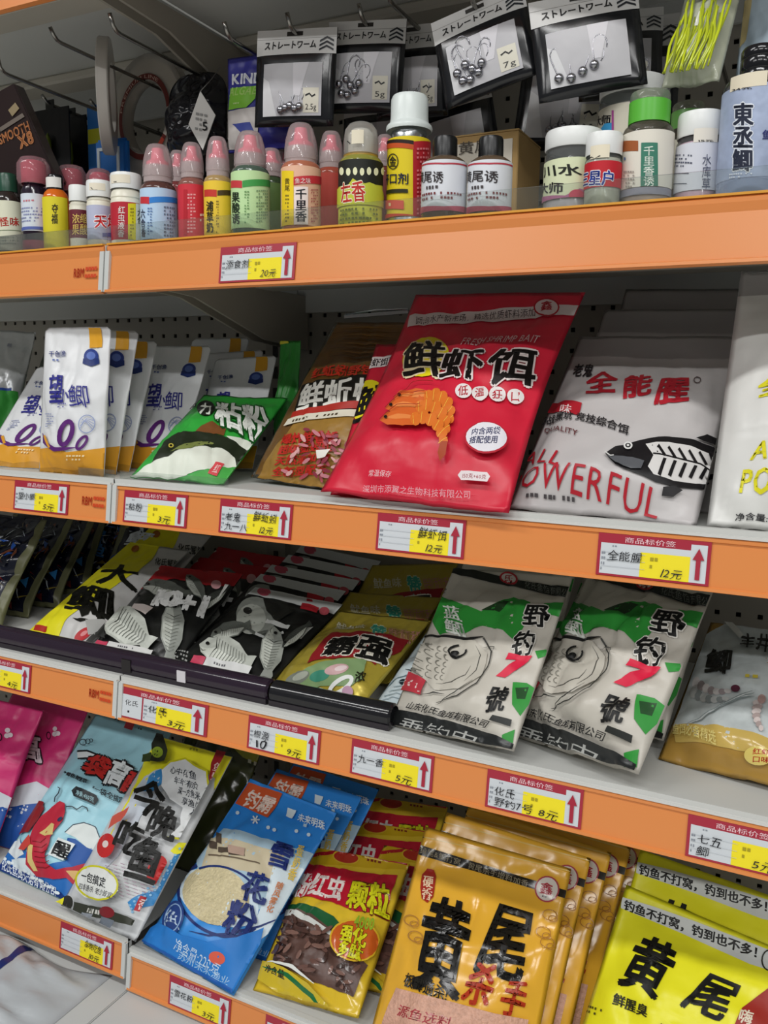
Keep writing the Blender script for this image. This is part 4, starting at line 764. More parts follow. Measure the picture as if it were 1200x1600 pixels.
WF = white_fish('white_fish_pouch', POSE['white'], '#b0202e', 'white pouch with red lettering and black fish drawing, foremost', 'white fish pouches')
clone(WF, POSE['white2'], 'white fish pouch directly behind the foremost one, header showing', 'white fish pouches')
clone(WF, POSE['white3'], 'white fish pouch at the back, only its clear header showing', 'white fish pouches')
P = Pouch('white_yellow_pouch', POSE['wyel'], '#dcdcd8', 'white pouch with bright yellow lettering beside the fish pouch', T=.03, seed=17, wr=.005, header=(.88, '#d5d3d2', 'milky'), seal=.14)
A = P.art.at(V3); YI = '#e2da2a'
A.text('全能', (1165, 480), (1420, 470), (1150, 580), YI, .05, wob=.08, name='title'); A.text('ALL', (1140, 770), (1340, 760), (1120, 855), YI, .03, name='english_lettering', ital=.04); A.text('POWERFUL', (1085, 895), (1700, 930), (1065, 1000), YI, .03, name='english_lettering'); A.text('净含量:200克', (1055, 1095), (1330, 1105), (1050, 1130), '#3a3a3c', .02, cut=False)
P.done()
clone(P, POSE['wyel2'], 'white pouch with yellow lettering tucked behind its twin by the rail end', 'white pouches with yellow lettering'); P.o['group'] = 'white pouches with yellow lettering'
# steel clip lying across the pouch tops at the back
A0 = at_y(540, 494, .24); A1 = at_y(640, 486, .24)
tg = empty('steel_clip_strip', A0); d = A1-A0
bm = bmesh.new(); addbox(bm, 0, d.length, -.004, .004, -.003, .001); from_bm('strip', bm, mat('#b8bcc0', 'metal'), tg); tube('rod', [(.002, -.004, .002), (d.length*.5, -.006, .004), (d.length, -.004, .002)], .0015, mat('#c9ccd0', 'metal'), tg)
tg.rotation_euler = (0, -math.asin(d.z/d.length), math.atan2(d.y, d.x)); tag(tg, 'bright steel strip behind the top of the brown pouch', 'metal strip')
# ================================================================ pouches on the third shelf
Y1 = (30, 820, .216667); Y2 = (230, 830, .266667)
def g_of(o, g): o['group'] = g
# yellow pouch lying on its back
P = Pouch('yellow_brush_pouch', POSE['yel'], '#c9c8c6', 'flat pouch half yellow half white with black brush characters', 'pouch', 'yellow and white brush-lettered pouches', T=.014, seed=21, wr=.003, seal=.12)
A = P.art.at(Y1)
A.poly([(780, 60), (1030, 130), (950, 260), (860, 340), (700, 440), (560, 530), (420, 620), (330, 700), (230, 880), (-40, 820)], '#e6de22', 'yellow_field')
A.text('大', (600, 285), (870, 300), (560, 420), '#14140f', .05, wob=.12, name='title'); A.text('鲫', (400, 440), (710, 470), (330, 610), '#14140f', .05, wob=.12, name='title')
A.poly([(430, 605), (520, 610), (500, 650), (450, 668)], '#14140f', 'brush_mark'); A.poly([(385, 675), (510, 690), (440, 705)], '#14140f', 'brush_mark')
A.poly([(120, 728), (205, 738), (195, 780), (105, 765)], '#b02a1c', 'red_stamp'); A.ell(465, 795, 75, 36, '#b8242c', -35, 'red_fish'); A.ell(470, 790, 30, 14, '#d8888a', -35, 'red_fish')
A.poly([(480, 690), (620, 690), (640, 730), (560, 800), (500, 800)], '#a9a9a6', 'fish_photo'); A.poly([(560, 780), (640, 730), (650, 800), (600, 890), (450, 880)], '#3a3a38', 'fish_photo')
A.text('化氏鲫鲤', (985, 238), (1165, 268), (975, 290), '#2a2a26', .02, cut=False); A.dash((795, 428), (885, 448), (780, 470), 1, '#b02a30'); A.dash((730, 478), (850, 500), (720, 510), 1, '#3a3a3a'); A.ell(840, 180, 30, 22, '#a8641c', -30, 'red_stamp')
P.done(); YB_ = P
clone(P, POSE['yel2'], 'yellow and white brush-lettered pouch tucked behind the first', 'yellow and white brush-lettered pouches')
# black pouch with fish photograph and 10+1
P = Pouch('fish_photo_pouch', POSE['ten'], '#1a1b1a', 'black fish-photo pouch with red header and white 10+1', 'pouch', 'fish-photo pouches with red headers', T=.014, seed=23, wr=.003, seal=.1)
A = P.art.at(Y2)
A.poly([(-40, 230), (60, 180), (620, 200), (560, 320), (400, 325), (160, 280), (60, 300), (-60, 350)], '#a81c24', 'red_header'); A.line([(0, 260), (70, 225)], 10, '#d9c9c4', 'header_mark'); A.ell(405, 316, 30, 26, '#d8a0a4', name='badge'); A.dash((300, 300), (370, 310), (296, 318), 1, '#e0b0b0')
GF = ('#8f938c', '#b9bdb4', '#5e625c', '#3a3d39')
def carp(cx, cy, rx, ry, ang, tone=0):
    """one carp of the printed photograph: body, belly, scale lines, eye"""
    a = rad(ang); ca, sa = math.cos(a), math.sin(a); T = lambda x, y: (cx+x*ca*rx-y*sa*ry, cy+x*sa*rx+y*ca*ry)
    A.poly([T(-1, .05), T(-.8, -.45), (T(-.3, -.85)), T(.3, -.8), T(.75, -.35), T(1.05, -.5), T(1.0, .45), T(.72, .25), T(.3, .7), T(-.4, .75), T(-.85, .4)], GF[tone], 'fish_photo', 'mottle')
    A.poly([T(-.9, .15), T(-.4, -.1), T(.3, .0), T(.7, .1), T(.3, .6), T(-.4, .66), T(-.8, .36)], GF[1] if tone != 1 else '#d0d4ca', 'fish_photo', 'mottle')
    A.line([T(-.5, -.65), T(-.38, -.1), T(-.5, .5)], ry*.07, GF[3], 'gill_line', True); A.line([T(-.95, .2), T(-.8, .3), T(-.7, .2)], ry*.05, GF[3], 'gill_line', True)
    for k in range(10): A.line([T(-.38+k*.115, -.62+.035*k), T(-.3+k*.115, 0), T(-.38+k*.115, .55-.03*k)], max(1.5, ry*.025), GF[2], 'fish_scales')
    A.ell(*T(-.72, -.12), rx*.07, rx*.06, '#111111', 0, 'fish_eye', 10)
carp(110, 345, 150, 62, 12, 2); carp(290, 340, 95, 52, 55, 2); carp(150, 590, 185, 84, 95, 0); carp(400, 420, 120, 40, -35, 3)
A.at(Y1); carp(790, 775, 215, 165, 38, 1); A.poly([(560, 700), (640, 730), (640, 860), (560, 840)], '#20221f', 'fish_photo')
A.poly([(670, 880), (985, 945), (960, 990), (640, 925)], '#d9d9d6', 'white_label'); A.dash((720, 900), (960, 952), (712, 925), 1, '#55555a'); A.poly([(585, 872), (662, 885), (640, 928), (560, 905)], '#c23a58', 'pink_label')
A.poly([(850, 610), (985, 640), (930, 690), (830, 640)], '#c9bdb8', 'white_label')
A.at(Y2); A.text('10', (35, 372), (225, 388), (5, 455), '#dfe0de', .1, name='title', ital=.1); A.text('+1', (215, 395), (372, 415), (180, 505), '#dfe0de', .1, name='title', ital=.1); A.poly([(470, 345), (500, 350), (440, 455), (415, 455)], '#c9cac6', 'white_mark')
P.done(); T10 = P
clone(P, POSE['ten2'], 'red-headed fish-photo pouch behind the 10+1 one', 'fish-photo pouches with red headers'); clone(P, POSE['ten3'], 'red-headed fish-photo pouch deepest on its pile', 'fish-photo pouches with red headers')
# black pouch with white header
P = Pouch('carp_photo_pouch', POSE['bw'], '#171817', 'black carp-photo pouch with white header, foremost of its pile', 'pouch', 'carp-photo pouches with white headers', T=.014, seed=26, wr=.003, seal=.1)
A = P.art.at(Y2)
A.poly([(560, 270), (700, 270), (1230, 400), (1130, 500), (900, 440), (580, 368)], '#c9ccca', 'white_header'); A.ell(685, 358, 40, 24, '#c85a6c', 8, 'badge')
A.ell(640, 500, 120, 110, GF[0], 30, 'fish_photo'); A.ell(610, 520, 85, 90, GF[1], 30, 'fish_photo'); A.poly([(680, 400), (820, 420), (850, 480), (760, 540), (700, 470)], '#232421', 'fish_photo'); A.ell(590, 470, 26, 20, '#2a2a28', 10, 'fish_eye')
for k in range(5): A.line([(560+k*14, 560+k*12), (640+k*10, 600+k*6), (740+k*6, 590+k*5)], 5, GF[2], 'fish_scales')
A.line([(635, 605), (700, 635), (800, 600)], 16, '#d0d3d0', 'white_mark'); A.poly([(705, 522), (840, 560), (825, 582), (690, 545)], '#d6d8d6', 'white_mark'); A.poly([(890, 585), (975, 570), (905, 640), (860, 640)], '#d0d2d0', 'white_mark')
carp(490, 590, 120, 60, -15, 2); carp(465, 735, 165, 110, 22, 1); carp(730, 730, 150, 84, 100, 0); carp(880, 640, 110, 36, -40, 3)
A.poly([(915, 455), (1015, 485), (1000, 515), (905, 490)], '#b82430', 'red_label'); A.ell(1045, 505, 30, 24, '#b8505a', name='badge'); A.dash((870, 520), (1010, 545), (860, 550), 1, '#8a8c88'); A.dash((840, 430), (900, 445), (836, 462), 1, '#c0c0bc')
A.poly([(360, 775), (625, 835), (600, 880), (335, 825)], '#d9dad8', 'white_label'); A.dash((390, 792), (560, 832), (382, 822), 1, '#66666a'); A.poly([(285, 765), (355, 778), (335, 824), (262, 806)], '#c23a58', 'pink_label'); A.dash((170, 720), (260, 740), (140, 790), 4, '#9a9c98')
P.done()
for k, lb in enumerate(('carp-photo pouch with white header second in its pile', 'carp-photo pouch with white header third in its pile', 'carp-photo pouch with white header fourth in its pile', 'carp-photo pouch with white header deepest in its pile')):
    clone(P, POSE['bw%d' % (k+2)], lb, 'carp-photo pouches with white headers')
# gold pouch
P = Pouch('gold_pouch', POSE['gold'], '#b8a53e', 'gold pouch with red banner and black lettering, foremost', 'pouch', 'gold pouches with red banners', T=.022, seed=29, wr=.0035, kind='foil', seal=.14)
A = P.art.at(V5)
A.text('鱿鱼味', (500, 515), (640, 530), (490, 550), '#d6d2b4', .03); A.text('赞', (665, 528), (735, 540), (652, 580), '#3aa08a', .05, out=.03, oc='#d9d9b0'); A.text('特别添加香精', (745, 545), (895, 562), (738, 580), '#c08a78', .02)
A.poly([(475, 572), (840, 606), (800, 660), (700, 690), (680, 722), (640, 690), (500, 690), (360, 712)], '#8a1c22', 'red_banner')
A.text('霸强', (475, 590), (780, 612), (420, 685), '#12110f', .06, out=.04, oc='#d8d4c6', name='title', wob=.05)
A.poly([(370, 730), (640, 700), (620, 790), (560, 830), (360, 830), (300, 800)], '#7f9a6a', 'fish_field'); A.ell(315, 785, 62, 28, '#7a7f74', -25, 'fish_print'); A.ell(330, 775, 40, 16, '#a9aea0', -25, 'fish_print'); A.ell(420, 775, 48, 26, '#3f8a72', -15, 'fish_print'); A.ell(500, 745, 58, 24, '#c9a4a4', -12, 'fish_print'); A.ell(520, 740, 30, 12, '#e0cccc', -12, 'fish_print')
A.ring(520, 820, 70, 34, 20, '#e2e4e0', -35, 'bowl'); A.poly([(400, 835), (470, 845), (520, 880), (400, 865)], '#dfe2dc', 'bowl'); A.text('浓', (592, 755), (645, 758), (582, 812), '#20200f', .04); A.ell(552, 852, 26, 28, '#b890a8', name='badge')
P.done()
clone(P, POSE['gold2'], 'gold pouch directly behind the foremost red-banner one', 'gold pouches with red banners'); clone(P, POSE['gold3'], 'gold pouch deepest in shade behind the red-banner pair', 'gold pouches with red banners')
# pale blue-white fish pouch
P = Pouch('pale_fish_pouch', POSE['wblue'], '#c9d6da', 'small pale blue pouch with thin fish line drawing, half hidden', T=.014, seed=31, wr=.003)
A = P.art.at(V5); A.line([(900, 620), (935, 660), (940, 720), (900, 760)], 7, '#28465a', 'line_drawing', True); A.line([(690, 880), (760, 800), (850, 760), (930, 770)], 5, '#6a8088', 'line_drawing', True); A.ell(812, 800, 20, 14, '#1c2a30', name='fish_eye'); A.line([(820, 740), (860, 750), (920, 790)], 8, '#2a3238', 'line_drawing', True)
for k in range(5): A.line([(700+k*22, 890-k*22), (760+k*20, 870-k*18), (830+k*15, 890-k*15)], 3, '#8fa2a8', 'line_drawing')
P.done()
# green camouflage pouch with red 7
P = Pouch('camouflage_pouch', POSE['sevenR'], '#c6c1b6', 'white pouch with green camouflage and red 7 beside the gold prawn pouch', 'pouch', 'green camouflage pouches', T=.036, seed=33, wr=.010, kind='film', gus=.22, pleat=.004)
A = P.art.at(V6)
A.poly([(395, 300), (440, 200), (500, 220), (560, 240), (640, 205), (720, 200), (790, 225), (780, 270), (740, 330), (690, 372), (640, 320), (560, 300), (480, 330), (400, 345)], '#2f9238', 'camouflage_patch'); A.poly([(560, 235), (650, 205), (700, 215), (640, 250)], '#1c3a1c', 'camouflage_patch')
A.poly([(850, 235), (960, 245), (1000, 290), (940, 310), (880, 290)], '#2f9238', 'camouflage_patch'); A.poly([(800, 440), (860, 445), (870, 470), (815, 478)], '#2f9238', 'camouflage_patch'); A.poly([(690, 565), (760, 580), (800, 610), (770, 680), (725, 722), (680, 660)], '#2f9238', 'camouflage_patch'); A.poly([(700, 590), (770, 600), (750, 650), (705, 640)], '#1d4a22', 'camouflage_patch'); A.poly([(640, 795), (700, 780), (690, 850), (640, 850)], '#2f9238', 'camouflage_patch')
A.poly([(470, 60), (760, 140), (1060, 190), (1040, 240), (760, 170), (455, 95)], '#1b1f1b', 'black_strip'); A.text('化氏鱼饵有限公司', (790, 140), (1000, 195), (782, 172), '#6a6e68', .01, cut=False); A.ell(722, 132, 36, 26, '#c9c2bc', 10, 'badge'); A.ring(722, 132, 36, 26, 8, '#a8242c', 10, 'badge'); A.text('氏', (705, 115), (742, 120), (700, 146), '#a8242c', .03, cut=False)
A.text('蓝鲫', (440, 232), (488, 232), (412, 328), '#e2e6de', .03, vert=True, name='white_lettering')
A.text('野', (762, 222), (880, 242), (745, 315), '#141414', .035, out=.04, oc='#e0ddd6', wob=.12, name='title'); A.text('钓', (700, 335), (815, 345), (680, 450), '#141414', .035, out=.04, oc='#e0ddd6', wob=.12, name='title'); A.text('號', (575, 555), (685, 580), (548, 675), '#141414', .035, wob=.12, name='title')
A.poly([(668, 428), (788, 462), (770, 485), (652, 540), (602, 522), (712, 472), (650, 455)], '#dc2446', 'number_seven')
A.poly([(300, 480), (340, 400), (400, 360), (520, 360), (570, 420), (540, 510), (440, 560), (340, 560)], '#c3beb2', 'fish_head')
A.line([(295, 575), (285, 500), (310, 420), (350, 365), (430, 345), (500, 352), (555, 345)], [3, 6, 8, 12, 14, 12, 3], '#1b1b1b', 'line_drawing')
A.line([(555, 350), (585, 410), (570, 480), (510, 540), (430, 590), (360, 625)], [8, 5, 4, 4, 5, 2], '#3a3a36', 'line_drawing'); A.line([(520, 380), (545, 430), (520, 490), (460, 530)], 4, '#55544e', 'line_drawing', True); A.line([(500, 470), (470, 505), (410, 530), (350, 535)], 4, '#55544e', 'line_drawing', True)
for k in range(5):
    for j in range(4): x, y = 312+j*24+k*9, 500-k*27+j*5; A.ring(x, y, 14, 12, 3, '#7a786f', 0, 'scale_drawing', 6, 90, 270)
A.line([(300, 590), (345, 575), (385, 585)], 6, '#2a2a28', 'line_drawing', True); A.line([(560, 400), (600, 395), (585, 440)], 5, '#3a3a36', 'line_drawing', True)
A.ring(458, 415, 36, 30, 8, '#1c1c1c', -20, 'fish_eye', 16, 0, 300); A.ell(448, 425, 18, 13, '#141414', -20, 'fish_eye'); A.line([(360, 640), (420, 580), (500, 530)], 5, '#3a3a36', 'line_drawing', True)
A.poly([(240, 520), (285, 505), (325, 530), (300, 590), (240, 580)], '#b83844', 'red_stamp'); A.text('鱼', (255, 525), (305, 530), (250, 575), '#e6cfca', .02, cut=False)
A.text('山东化氏鱼饵有限公司', (268, 622), (590, 728), (255, 655), '#262626', .02, name='maker_lettering', cut=False); A.poly([(590, 698), (688, 738), (682, 768), (578, 722)], '#2a2c2a', 'weight_tag')
A.poly([(190, 655), (330, 690), (500, 750), (620, 800), (720, 860), (660, 960), (180, 800)], '#2c2e2e', 'base_band', 'foil'); A.text('垂钓史', (250, 690), (570, 800), (225, 750), '#a9aaa6', .0, name='base_lettering')
P.done(); SV = P
clone(P, POSE['sevenL'], 'white pouch with green camouflage and red 7 beside the small pale fish pouch', 'green camouflage pouches'); clone(P, POSE['sevenL2'], 'green camouflage pouch hidden behind the one by the pale fish pouch', 'green camouflage pouches'); clone(P, POSE['sevenR2'], 'green camouflage pouch hidden behind the one by the prawn pouch', 'green camouflage pouches')
# gold prawn pouch
P = Pouch('prawn_pouch', POSE['goldR'], '#a8833c', 'gold-edged pouch with grey prawns and fish photograph', T=.024, seed=37, wr=.004, kind='glossfilm')
A = P.art.at(V6)
A.poly([(960, 330), (1030, 290), (1500, 340), (1420, 840), (1180, 800), (850, 745), (830, 690)], '#bcc3c3', 'photo_field', 'mottle'); A.poly([(830, 690), (1200, 735), (1440, 780), (1420, 850), (1180, 810), (840, 752)], '#c9ac5c', 'photo_edge')
def prawn(x, y, l, ang, c1='#c9c4c2', c2='#9a8f90'):
    a = rad(ang)
    for k in range(7): A.ell(x+l*k/7*math.cos(a)-18*math.sin(k*.45)*math.sin(a), y+l*k/7*math.sin(a)+18*math.sin(k*.45)*math.cos(a), l*.1, 24-k*2.4, c1 if k % 2 == 0 else c2, ang, 'prawn_print', 10)
prawn(920, 520, 150, 12); prawn(910, 560, 150, 8, '#b8bab8', '#8a9090'); prawn(1165, 600, 120, 80, '#cfc2be', '#a89894'); A.ell(1075, 548, 18, 14, '#5a2a3c', name='prawn_eye'); A.ell(1178, 590, 16, 18, '#b0908a', name='prawn_eye')
for k in range(5): A.line([(880+k*14, 690-k*4), (1010+k*20, 620-k*8), (1150, 550+k*8)], 8, '#d3d7d6' if k % 2 else '#7f8a8a', 'fish_print', True)
A.text('鲫', (968, 385), (1072, 395), (955, 492), '#161512', .05, wob=.08, name='title'); A.text('丰井', (1095, 325), (1215, 340), (1090, 390), '#1c1a14', .04, wob=.08, name='title'); A.dash((1085, 490), (1260, 505), (1082, 515), 1, '#c8b43c'); A.text('鱼饵必备精选', (835, 690), (1000, 715), (830, 730), '#d9c87a', .02, cut=False)
A.ell(1165, 815, 55, 38, '#d8c46a', 5, 'oval_badge'); A.text('红虾', (1145, 785), (1215, 792), (1142, 812), '#b03a20', .03, cut=False); A.text('口味', (1142, 815), (1212, 822), (1140, 842), '#b03a20', .03, cut=False, name='lettering'); A.line([(1030, 270), (1100, 350)], 22, '#c9cac4', 'white_mark')
P.done()
# dark blue crinkled bags packed on edge
R = random.Random(12)
P = Pouch('crinkled_bag', POSE['blue0'], '#161a2c', 'dark blue crinkled bag first in the packed row', 'bag', 'dark blue crinkled bags packed in a row', T=.03, seed=41, wr=.009, kind='glossfilm', side=(.09, '#6f7050', 'film'), wav=.04)
A = P.art; A.uvmode = lambda x, y: ((x-.5)*P.w, y*P.h)
for k in range(150):
    x, y = R.uniform(.12, .88), R.uniform(.08, .92); c = R.choice(['#1f4fa0', '#3a86c8', '#b8c4d0', '#6a3a24', '#8a7a2c', '#2a3f7a', '#c9d2da', '#7a2420', '#101420'])
    A.poly([(x+R.uniform(-.09, .09), y+R.uniform(-.06, .06)) for _ in range(3)], c, 'shred_print')
A.text('鲫', (.25, .8), (.6, .78), (.22, .62), '#d0d8e0', .04, wob=.1); A.text('鱼', (.5, .55), (.8, .52), (.48, .4), '#3a86c8', .05, wob=.1, name='lettering'); P.done()
for k, lb in enumerate(('dark blue crinkled bag second in the packed row', 'dark blue crinkled bag third in the packed row', 'dark blue crinkled bag fourth in the packed row', 'dark blue crinkled bag next to the yellow brush-lettered pouch')): clone(P, POSE['blue%d' % (k+1)], lb)
clone(P, (-.20, .244, .646, .3, .5, 0, .12, .15), 'dark blue crinkled bag shaded behind the packed row')
# black rollers along the shelf edge
def roller(x0, x1, col, label, notch=None):
    rt = empty('roller_tube', (x0, .017, ZT['C']+.0105)); r = .0125; L = x1-x0
    o = lathe('tube', [(0, 0), (r*.8, 0), (r, .002), (r, L-.002), (r*.8, L), (r*.8, L-.004), (0, L-.004)], mat(col, 'gloss'), rt, seg=28); o.rotation_euler = (0, rad(90), 0); o.location = (0, 0, r)
    bm = bmesh.new(); addbox(bm, .001, L-.001, -r*.95, -r*.2, .0003, .006); from_bm('foot_strip', bm, mat('#241f26', 'plastic'), rt)
    if notch is not None: box('joint_gap', notch-x0, notch-x0+.014, -r-.0008, .002, .004, r*1.5, mat('#171215', 'plastic'), rt)  # dark block put where the tube joint has only a dark gap
    return tag(rt, label, 'tube'), rt
xj = at_y(417, 1085, .005).x; xe = at_y(608, 1130, .005).x
_, r1 = roller(-.62, xj-.001, '#2a1f2c', 'long dark purple tube lying along the shelf front', -.002)
_, r2 = roller(xj+.001, xe, '#1b1b1e', 'short black tube lying below the gold pouch')
sx = at_y(284, 1063, .005).x; box('paper_sticker', sx+.62-.006, sx+.62+.006, -.0135, -.0122, .006, .019, mat('#cfccd0', 'print'), r1)
# ================================================================ pouches on the low shelf
Y3 = (0, 1080, .2125)
# magenta pouch
P = Pouch('magenta_pouch', POSE['pink'], '#cc2f70', 'glossy magenta pouch with white clover marks, foremost', 'pouch', 'magenta pouches', T=.03, seed=51, wr=.007, kind='film', wav=.01)
A = P.art.at(Y3); A.poly([(-700, 900), (-100, 690), (0, 740), (110, 800), (40, 920), (-60, 980), (-700, 1300)], '#c9ced6', 'wave'); A.poly([(-700, 1000), (-100, 860), (20, 850), (100, 880), (60, 1300), (-700, 1300)], '#23509c', 'wave')
for x, y in ((65, 290), (60, 330), (85, 325)): A.ell(x, y, 20, 18, '#e2d3da', name='clover')
A.ring(5, 340, 22, 30, 7, '#2a1020', 0, 'clover'); A.text('高', (-240, 300), (-60, 330), (-250, 520), '#e6d6dc', .05, out=.05, oc='#2a1020', name='title'); P.done()
clone(P, POSE['pink2'], 'magenta pouch in shadow behind the foremost, beside the pale blue one', 'magenta pouches')
# pale blue carp pouch
P = Pouch('pale_blue_carp_pouch', POSE['ltblue'], '#9fd2e0', 'pale blue pouch with a leaping red carp and waves', 'pouch', 'pale blue carp pouches', T=.022, seed=53, wr=.004, kind='film')
A = P.art.at(Y3)
A.poly([(-60, 1190), (80, 1090), (150, 1090), (210, 1200), (330, 1290), (480, 1250), (560, 1180), (740, 1140), (720, 1700), (-80, 1700)], '#2a6cb8', 'wave')
A.poly([(480, 1040), (540, 985), (620, 970), (700, 1000), (730, 1070), (790, 1100), (720, 1180), (640, 1150), (560, 1080)], '#dfe6e4', 'wave_cap'); A.poly([(500, 1080), (560, 1090), (640, 1150), (720, 1190), (660, 1290), (560, 1310), (480, 1240)], '#2458a4', 'wave'); A.line([(480, 1040), (540, 985), (620, 968), (705, 1000), (735, 1075), (790, 1100)], 7, '#3a4a58', 'wave_outline')
A.poly([(50, 1110), (150, 1085), (180, 1200), (120, 1240), (60, 1180)], '#e0e8ea', 'wave_cap'); A.poly([(90, 1240), (200, 1230), (300, 1340), (200, 1380), (110, 1320)], '#d8e4ea', 'wave_cap')
A.poly([(-60, 1250), (60, 1270), (250, 1370), (450, 1480), (560, 1600), (-80, 1600)], '#16357a', 'base_band'); A.text('化氏鱼饵天诺有限公司', (30, 1235), (420, 1440), (10, 1310), '#d9e2ec', .03, name='maker_lettering')
for k in range(14): A.ell(40+k*30, 1235+k*19+8*math.sin(k*2), 16+6*math.sin(k*3), 12, '#dfe9ee', 20, 'foam', 9)
# carp
A.poly([(150, 1060), (230, 900), (290, 815), (330, 820), (335, 870), (290, 950), (220, 1040)], '#8a1c20', 'carp_fin')
A.poly([(260, 1000), (310, 930), (390, 860), (450, 815), (485, 830), (490, 890), (470, 960), (420, 1020), (380, 1080), (340, 1200), (350, 1270), (420, 1320), (540, 1300), (650, 1270), (580, 1350), (560, 1440), (500, 1380), (400, 1390), (280, 1370), (200, 1280), (210, 1180), (230, 1080)], '#b8283c', 'carp_body')
A.poly([(300, 1050), (390, 975), (410, 985), (400, 1060), (340, 1070)], '#d8c07a', 'carp_cheek'); A.poly([(225, 1130), (255, 1140), (250, 1240), (290, 1330), (260, 1330), (215, 1260)], '#d8c07a', 'carp_belly')
for k in range(6): A.line([(250+k*6, 1110+k*38), (310+k*8, 1120+k*38), (350+k*6, 1085+k*42)], 6, '#7a141c', 'carp_scales')
A.poly([(150, 1170), (230, 1060), (240, 1130), (190, 1180)], '#c84438', 'carp_fin'); A.poly([(500, 1330), (590, 1330), (560, 1400)], '#d8b070', 'carp_fin'); A.ell(455, 950, 22, 12, '#1b2a50', -40, 'carp_eye')
A.line([(415, 825), (420, 790), (445, 760), (455, 725), (440, 715)], 8, '#26323a', 'whisker'); A.line([(500, 860), (545, 858), (580, 880), (620, 855), (655, 870), (662, 895)], 8, '#26323a', 'whisker')
A.poly([(445, 1085), (570, 1135), (480, 1255), (370, 1210)], '#e2e8e8', 'seal_panel'); A.text('醒', (440, 1098), (548, 1138), (388, 1205), '#14161a', .06, name='seal_lettering')
A.line([(585, 480), (650, 475), (715, 500)], 66, '#14181c', 'title_outline'); A.line([(585, 482), (650, 477), (715, 500)], 42, '#dfe6e8', 'title')
A.text('袋', (690, 460), (860, 520), (610, 600), '#c02c28', .07, out=.07, oc='#161014', name='title', wob=.06); A.text('高', (860, 500), (1010, 560), (770, 680), '#e2e8ea', .06, out=.07, oc='#161014', name='title', wob=.06); A.text('醒', (980, 590), (1140, 640), (900, 740), '#c02c28', .07, out=.07, oc='#161014', name='title', wob=.06)
A.text('*鲫鱼鲤草', (495, 595), (668, 665), (480, 625), '#1c262c', .05, cut=False); A.text('*一袋全搞定', (705, 700), (935, 800), (690, 745), '#1c262c', .03, cut=False)
A.poly([(580, 712), (730, 780), (745, 815), (715, 852), (560, 785), (545, 745)], '#22282c', 'weight_pill'); A.text('净重:450克', (585, 738), (715, 795), (575, 775), '#9fc4cc', .02, cut=False)
A.ring(630, 390, 28, 24, 6, '#22303a', 0, 'bubble'); A.ring(665, 385, 20, 20, 5, '#22303a', 0, 'bubble'); A.ring(690, 378, 14, 14, 5, '#22303a', 0, 'bubble')
A.dash((840, 190), (950, 225), (835, 225), 1, '#26343c', fill=.7); A.poly([(950, 235), (1010, 255), (990, 305), (930, 285)], '#a83038', 'red_badge'); A.dash((1020, 270), (1100, 300), (1015, 295), 1, '#26343c')
P.done()
clone(P, POSE['ltblue2'], 'pale blue carp pouch tucked behind its twin', 'pale blue carp pouches')
# yellow and white cartoon pouch
P = Pouch('cartoon_pouch', POSE['tonight'], '#cfd2d4', 'white and yellow cartoon pouch with four large black characters', T=.026, seed=55, wr=.005, kind='film')
A = P.art.at(W1)
A.poly([(690, 210), (1150, 330), (1100, 620), (900, 860), (800, 780), (840, 740), (960, 720), (1000, 560), (1010, 440), (930, 390), (800, 400), (740, 420), (680, 500), (540, 760), (520, 700), (640, 460)], '#eee82a', 'yellow_field')
A.poly([(600, 560), (680, 430), (770, 390), (800, 420), (760, 500), (660, 620), (560, 800), (480, 880), (440, 880)], '#c9d2dc', 'pale_field'); A.poly([(700, 430), (760, 395), (790, 440), (720, 500), (670, 500)], '#3f8cc8', 'blue_scales'); A.poly([(820, 800), (900, 760), (930, 790), (880, 920), (760, 1020), (620, 1060), (600, 1020), (740, 960)], '#3f8cc8', 'blue_scales')
for k in range(12):
    for j in range(3): A.ell(612+k*22+j*6, 1035-k*17+j*16-(k*k)*.6, 7, 6, '#8fc0e2', name='scale_dots', n=8)
for k in range(9):
    for j in range(9): A.line([(470+k*38+j*4, 860+j*18-k*4), (490+k*38+j*4, 868+j*18-k*4)], 3, '#a88a9c', 'net_print'); 
A.ell(530, 775, 40, 58, '#c02c2c', 15, 'red_fish'); A.ell(528, 768, 14, 17, '#e0d0cc', 15, 'red_fish'); A.ell(770, 890, 45, 70, '#c02c2c', 20, 'red_fish'); A.poly([(560, 640), (640, 590), (600, 660), (540, 700)], '#c85a4c', 'red_fish')
A.poly([(765, 245), (790, 250), (815, 330), (800, 380), (730, 380), (740, 300)], '#24281c', 'bottle_figure'); A.ell(768, 340, 26, 26, '#8aa02c', name='bottle_figure'); A.poly([(700, 350), (740, 340), (735, 385), (695, 385)], '#3a4a24', 'bottle_figure')
A.poly([(1045, 330), (1105, 345), (1080, 490), (1010, 470), (1020, 390)], '#8f1c22', 'red_banner'); A.text('鱼乐', (1035, 385), (1075, 395), (1015, 475), '#e2c0b8', .03, vert=True, cut=False); A.dash((905, 310), (1015, 335), (900, 332), 1, '#8a8a1c')
A.poly([(790, 420), (830, 385), (900, 370), (940, 400), (1000, 430), (1010, 500), (1000, 600), (970, 660), (980, 710), (900, 740), (820, 740), (880, 680), (890, 600), (830, 560), (790, 500)], '#dcdfe0', 'speech_cloud'); A.line([(790, 420), (830, 385), (900, 370), (940, 400), (1000, 430), (1010, 500), (1000, 600), (970, 660), (980, 710), (900, 740), (820, 740)], 9, '#c8c41c', 'cloud_outline')
for k, t in enumerate(('心中有鱼', '年年有余', '深一方鱼米', '享渔门', '人生')): A.text(t, (835+k*18 if k < 4 else 930, 405+k*48), (955+k*8 if k < 4 else 975, 435+k*48), (828+k*18 if k < 4 else 920, 440+k*48), '#3a4048', .02, name='cloud_lettering', wob=.06, cut=False)
